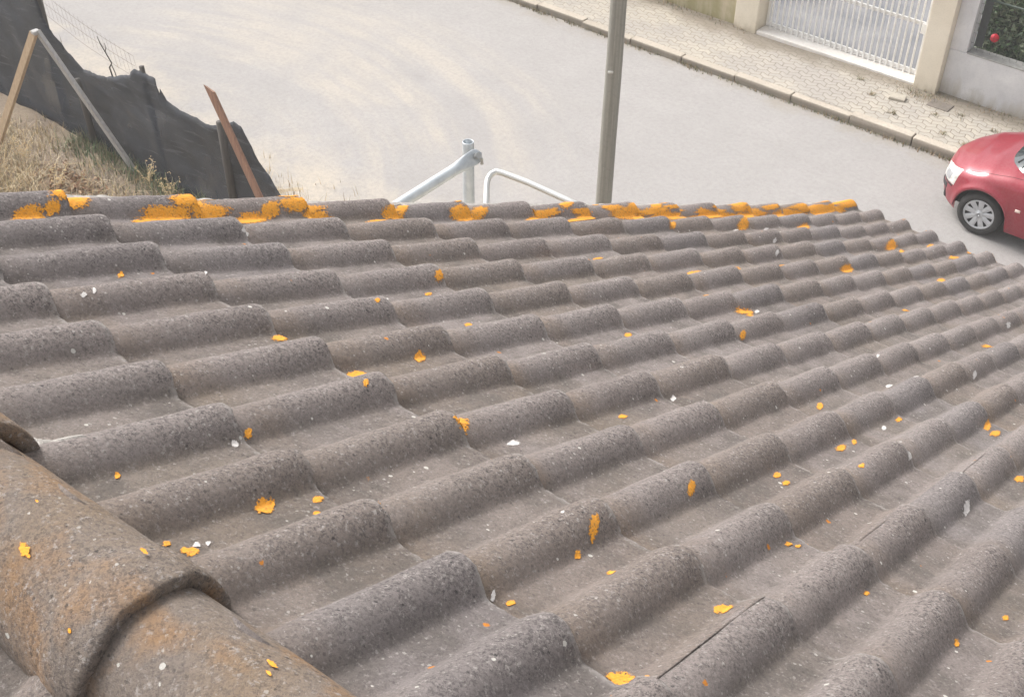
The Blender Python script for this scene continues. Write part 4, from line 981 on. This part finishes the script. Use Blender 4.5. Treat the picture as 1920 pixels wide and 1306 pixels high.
# greenhouse: glass shell with red roof and pillars a few millimetres proud
def gh(a, t):
    """a: angle round the cabin (0 front, pi rear), t: 0 belt .. 1 roof edge"""
    x0, x1 = .79 + .86 * t, 3.66 - .34 * t ** 1.5; hw = .735 - .155 * t ** 1.1; cx, rx = (x0 + x1) / 2, (x1 - x0) / 2
    c, s = math.cos(a), math.sin(a); e = 2 / 3.4; f = 2 / 2.8
    x = cx - rx * abs(c) ** f * (1 if c > 0 else -1); y = -hw * abs(s) ** e * (1 if s > 0 else -1)
    z = .955 + .445 * t - .035 * (abs(y) / .75) ** 2 * (1 if c > 0 else .3) * (1 - t); return Vector((x, y, z))
NA, NG = 144, 10
def ring_patch(fn_keep, off, ts):
    mb = MB(); nt_ = len(ts)
    for q in range(NA):
        for t_ in ts:
            p = gh(2 * PI * q / NA, t_); mb.v.append(tuple(p + (Vector((p.x - 2.3, p.y * 2.5, .3))).normalized() * off))
    for q in range(NA):
        for k in range(nt_ - 1):
            if fn_keep(2 * PI * (q + .5) / NA, (ts[k] + ts[k + 1]) / 2):
                a, b = q * nt_ + k, ((q + 1) % NA) * nt_ + k; mb.f.append((a, b, b + 1, a + 1)); mb.m.append(0)
    return mb
ts = [k / NG for k in range(NG + 1)]
def ang(a): return min(a, 2 * PI - a)
isW = lambda a, t: ang(a) < .80
isR = lambda a, t: ang(a) > 2.42
isS = lambda a, t: .92 < ang(a) < 2.30
m1 = ring_patch(lambda a, t: isW(a, t) and .02 < t < .95, .0, ts); m1.build('windshield', M_GLS, car, True)
m1 = ring_patch(lambda a, t: isR(a, t) and .25 < t < .93, .0, ts); m1.build('rear_window', M_GLS, car, True)
for sgn in (0, 1):
    m1 = ring_patch(lambda a, t: isS(a, t) and .06 < t < .92 and ((a < PI) == (sgn == 0)) and abs(ang(a) - 1.62) > .05, .0, ts); m1.build('side_window', M_GLS, car, True)
mb = ring_patch(lambda a, t: not (isW(a, t) and .02 < t < .95) and not (isR(a, t) and .25 < t < .93) and not (isS(a, t) and .06 < t < .92), .006, ts); mb.build('pillars', M_RED, car, True)
mb = ring_patch(lambda a, t: True, -.015, ts); mb.build('cabin_interior', simple('dark_cabin', (.012, .012, .013), rough=.9), car, True)
mb = MB(); NR = 14
for k in range(NR + 1):
    f = k / NR
    for q in range(NA): p = gh(2 * PI * q / NA, 1); c = Vector((2.5, 0, 1.40)); v = c + (p - c) * (1 - f * .999); v.z = 1.40 + .075 * (1 - (1 - f) ** 2.4) + .006; v.x += 0; mb.v.append(tuple(v))
for k in range(NR):
    for q in range(NA): a, b = k * NA + q, k * NA + (q + 1) % NA; mb.f.append((a, b, b + NA, a + NA)); mb.m.append(0)
mb.build('roof_panel', M_RED, car, True)
# wheels
def wheel(x, sy):
    mbt = MB(); prof = [(.195, .075), (.205, .092), (.235, .098), (.268, .090), (.285, .070), (.292, .035), (.292, -.035), (.285, -.07), (.268, -.09), (.2, -.095)]; n = 56
    for r, y in prof:
        for j in range(n): a = 2 * PI * j / n; mbt.v.append((r * math.cos(a), -y, r * math.sin(a)))
    for k in range(len(prof) - 1):
        for j in range(n): a, b = k * n + j, k * n + (j + 1) % n; mbt.f.append((a, b, b + n, a + n)); mbt.m.append(0)
    e = empty('wheel', (x, sy * -.685, WZ)); e.parent = car; e.rotation_euler = (0, 0, 0 if sy > 0 else PI)
    mbt.build('tyre', M_TYRE, e, True)
    m = MB(); pr = [(.205, .072), (.203, .086), (.190, .088), (.178, .080)]
    for r, y in pr:
        for j in range(n): a = 2 * PI * j / n; m.v.append((r * math.cos(a), -y, r * math.sin(a)))
    for k in range(len(pr) - 1):
        for j in range(n): a, b = k * n + j, k * n + (j + 1) % n; m.f.append((a, b, b + n, a + n)); m.m.append(0)
    NSP = 9
    for s_ in range(NSP):
        a0 = 2 * PI * s_ / NSP + .2
        P = []
        for r, hw in ((.045, .018), (.09, .033), (.14, .035), (.188, .040)):
            for q in (-1, -.4, .4, 1):
                an = a0 + q * hw / r * (1 if r > .06 else 1); yy = .083 - .010 * (1 - r / .19) - (.010 if abs(q) == 1 else 0); P.append((r * math.cos(an), -yy, r * math.sin(an)))
        k0 = len(m.v); m.v += P
        for u in range(3):
            for v in range(3): a = k0 + u * 4 + v; m.f.append((a, a + 1, a + 5, a + 4)); m.m.append(0)
    k0 = len(m.v); m.v.append((0, -.088, 0))
    for r, y in ((.02, .087), (.045, .083), (.058, .072)):
        for j in range(24): a = 2 * PI * j / 24; m.v.append((r * math.cos(a), -y, r * math.sin(a)))
    for j in range(24): m.f.append((k0, k0 + 1 + j, k0 + 1 + (j + 1) % 24)); m.m.append(0)
    for k in range(2):
        for j in range(24): a = k0 + 1 + k * 24 + j; b = k0 + 1 + k * 24 + (j + 1) % 24; m.f.append((a, b, b + 24, a + 24)); m.m.append(0)
    m.build('hubcap', M_RIM, e, True)
    m = MB(); m.tube([(0, -.055, 0), (0, .02, 0)], .2, 40); m.build('rim', M_BLK, e)
    return e
for x in WX:
    for sy in (1, -1): wheel(x, sy)
# lamps, trim: patches lifted a few millimetres off the body surface
def patch(x_of, t_of, off, nu=14, nv=14, side=1):
    mb = MB(); P = {}
    for u in range(nu + 1):
        for v in range(nv + 1):
            x = x_of(u / nu, v / nv); t_ = t_of(u / nu, v / nv); e = .004
            p = body(x, t_); a = body(x + e, t_) - body(max(x - e, 0.0005), t_); b = body(x, min(t_ + e, 1)) - body(x, max(t_ - e, 0)); nrm = a.cross(b)
            nrm = nrm.normalized() if nrm.length > 1e-9 else Vector((0, -1, 0))
            if nrm.y > 0: nrm = -nrm
            o_ = off * min(1, 8 * min(u / nu, 1 - u / nu, v / nv, 1 - v / nv) + .15)
            p = p + nrm * o_; mb.v.append((p.x, p.y * side, p.z))
    for u in range(nu):
        for v in range(nv): q = u * (nv + 1) + v; mb.f.append((q, q + nv + 1, q + nv + 2, q + 1)); mb.m.append(0)
    return mb
for side in (1, -1):
    patch(lambda u, v: .045 + u * (.24 + .03 * v), lambda u, v: .47 + .22 * v - .09 * u * (1 - v) - .05 * u * v, .012, side=side).build('headlight', M_LAMP, car, True)
    patch(lambda u, v: .10 + u * (.11 + .02 * v), lambda u, v: .515 + .10 * v - .06 * u * (1 - v) - .03 * u * v, .0155, side=side).build('lamp_reflector', M_RIM, car, True)
    patch(lambda u, v: .040 + u * .22, lambda u, v: .435 + .035 * v - .095 * u, .006, 16, 3, side=side).build('headlight_trim', M_BLK, car, True)
    patch(lambda u, v: .004 + u * .17, lambda u, v: .225 + .12 * v + .02 * u, .010, 14, 6, side=side).build('bumper_strip', M_BLK, car, True)
    patch(lambda u, v: 1.14 + .065 * u, lambda u, v: .30 + .035 * v, .014, 8, 6, side=side).build('indicator', simple('clear_indicator', (.75, .62, .55), (.7, .55, .48), 30, .3), car, True)
    patch(lambda u, v: 1.36 + .010 * u, lambda u, v: .03 + .52 * v, .0025, 2, 20, side=side).build('door_seam', M_BLK, car, True)
    patch(lambda u, v: 2.52 + .008 * u, lambda u, v: .03 + .52 * v, .0025, 2, 20, side=side).build('door_seam', M_BLK, car, True)
    patch(lambda u, v: 1.40 + 1.38 * u, lambda u, v: .22 + .07 * v, .010, 20, 4, side=side).build('side_moulding', M_RED, car, True)
    patch(lambda u, v: 1.42 + .18 * u, lambda u, v: .53 + .03 * v, .018, 8, 4, side=side).build('door_handle', M_RED, car, True).location = (.85, 0, 0)
    patch(lambda u, v: .34 + .78 * u, lambda u, v: .655 + .006 * v + .02 * u, .0018, 24, 2, side=side).build('bonnet_seam', simple('seam', (.08, .01, .015)), car, True)
    m = MB(); m.bbox((1.38, -.86 * side, 1.05), (.14, .20, .13), .04); m.build('wing_mirror', M_RED, car, True)
    m = MB(); m.tube([(.93, -.50 * side if side > 0 else -.02, 1.015), (1.02, -.30 * side if side > 0 else .10, 1.085), (1.12, -.12 * side if side > 0 else .3, 1.16)], [.012, .008, .007], 6); m.build('wiper', M_BLK, car)
    m = MB(); m.bbox((3.72, -.60 * side, .85), (.12, .14, .28), .03); m.build('tail_light', simple('tail_red', (.35, .01, .01), rough=.25), car, True)
m = MB(); m.bbox((.045, 0, .40), (.05, .52, .10), .02); m.build('grille', M_BLK, car, True)
m = MB(); m.bbox((3.78, 0, .42), (.10, 1.4, .18), .04); m.build('rear_bumper', M_RED, car, True)
# ------------------------------------------------------------ thin volume added to lift the dark tones: haze
mb = MB(); mb.box((0, 0, 4.9), (110, 110, 12.4)); 
def veil_haze_mat():
    m = bpy.data.materials.new('veil_haze'); m.use_nodes = True; t = m.node_tree; t.nodes.clear()
    o_ = t.nodes.new('ShaderNodeOutputMaterial'); v = t.nodes.new('ShaderNodeVolumePrincipled'); v.inputs['Density'].default_value = 0.003; v.inputs['Color'].default_value = (.95, .93, .92, 1); v.inputs['Anisotropy'].default_value = .2
    t.links.new(v.outputs[0], o_.inputs['Volume']); return m
o = mb.build('veil_haze', veil_haze_mat()); tag(o, kind='stuff')
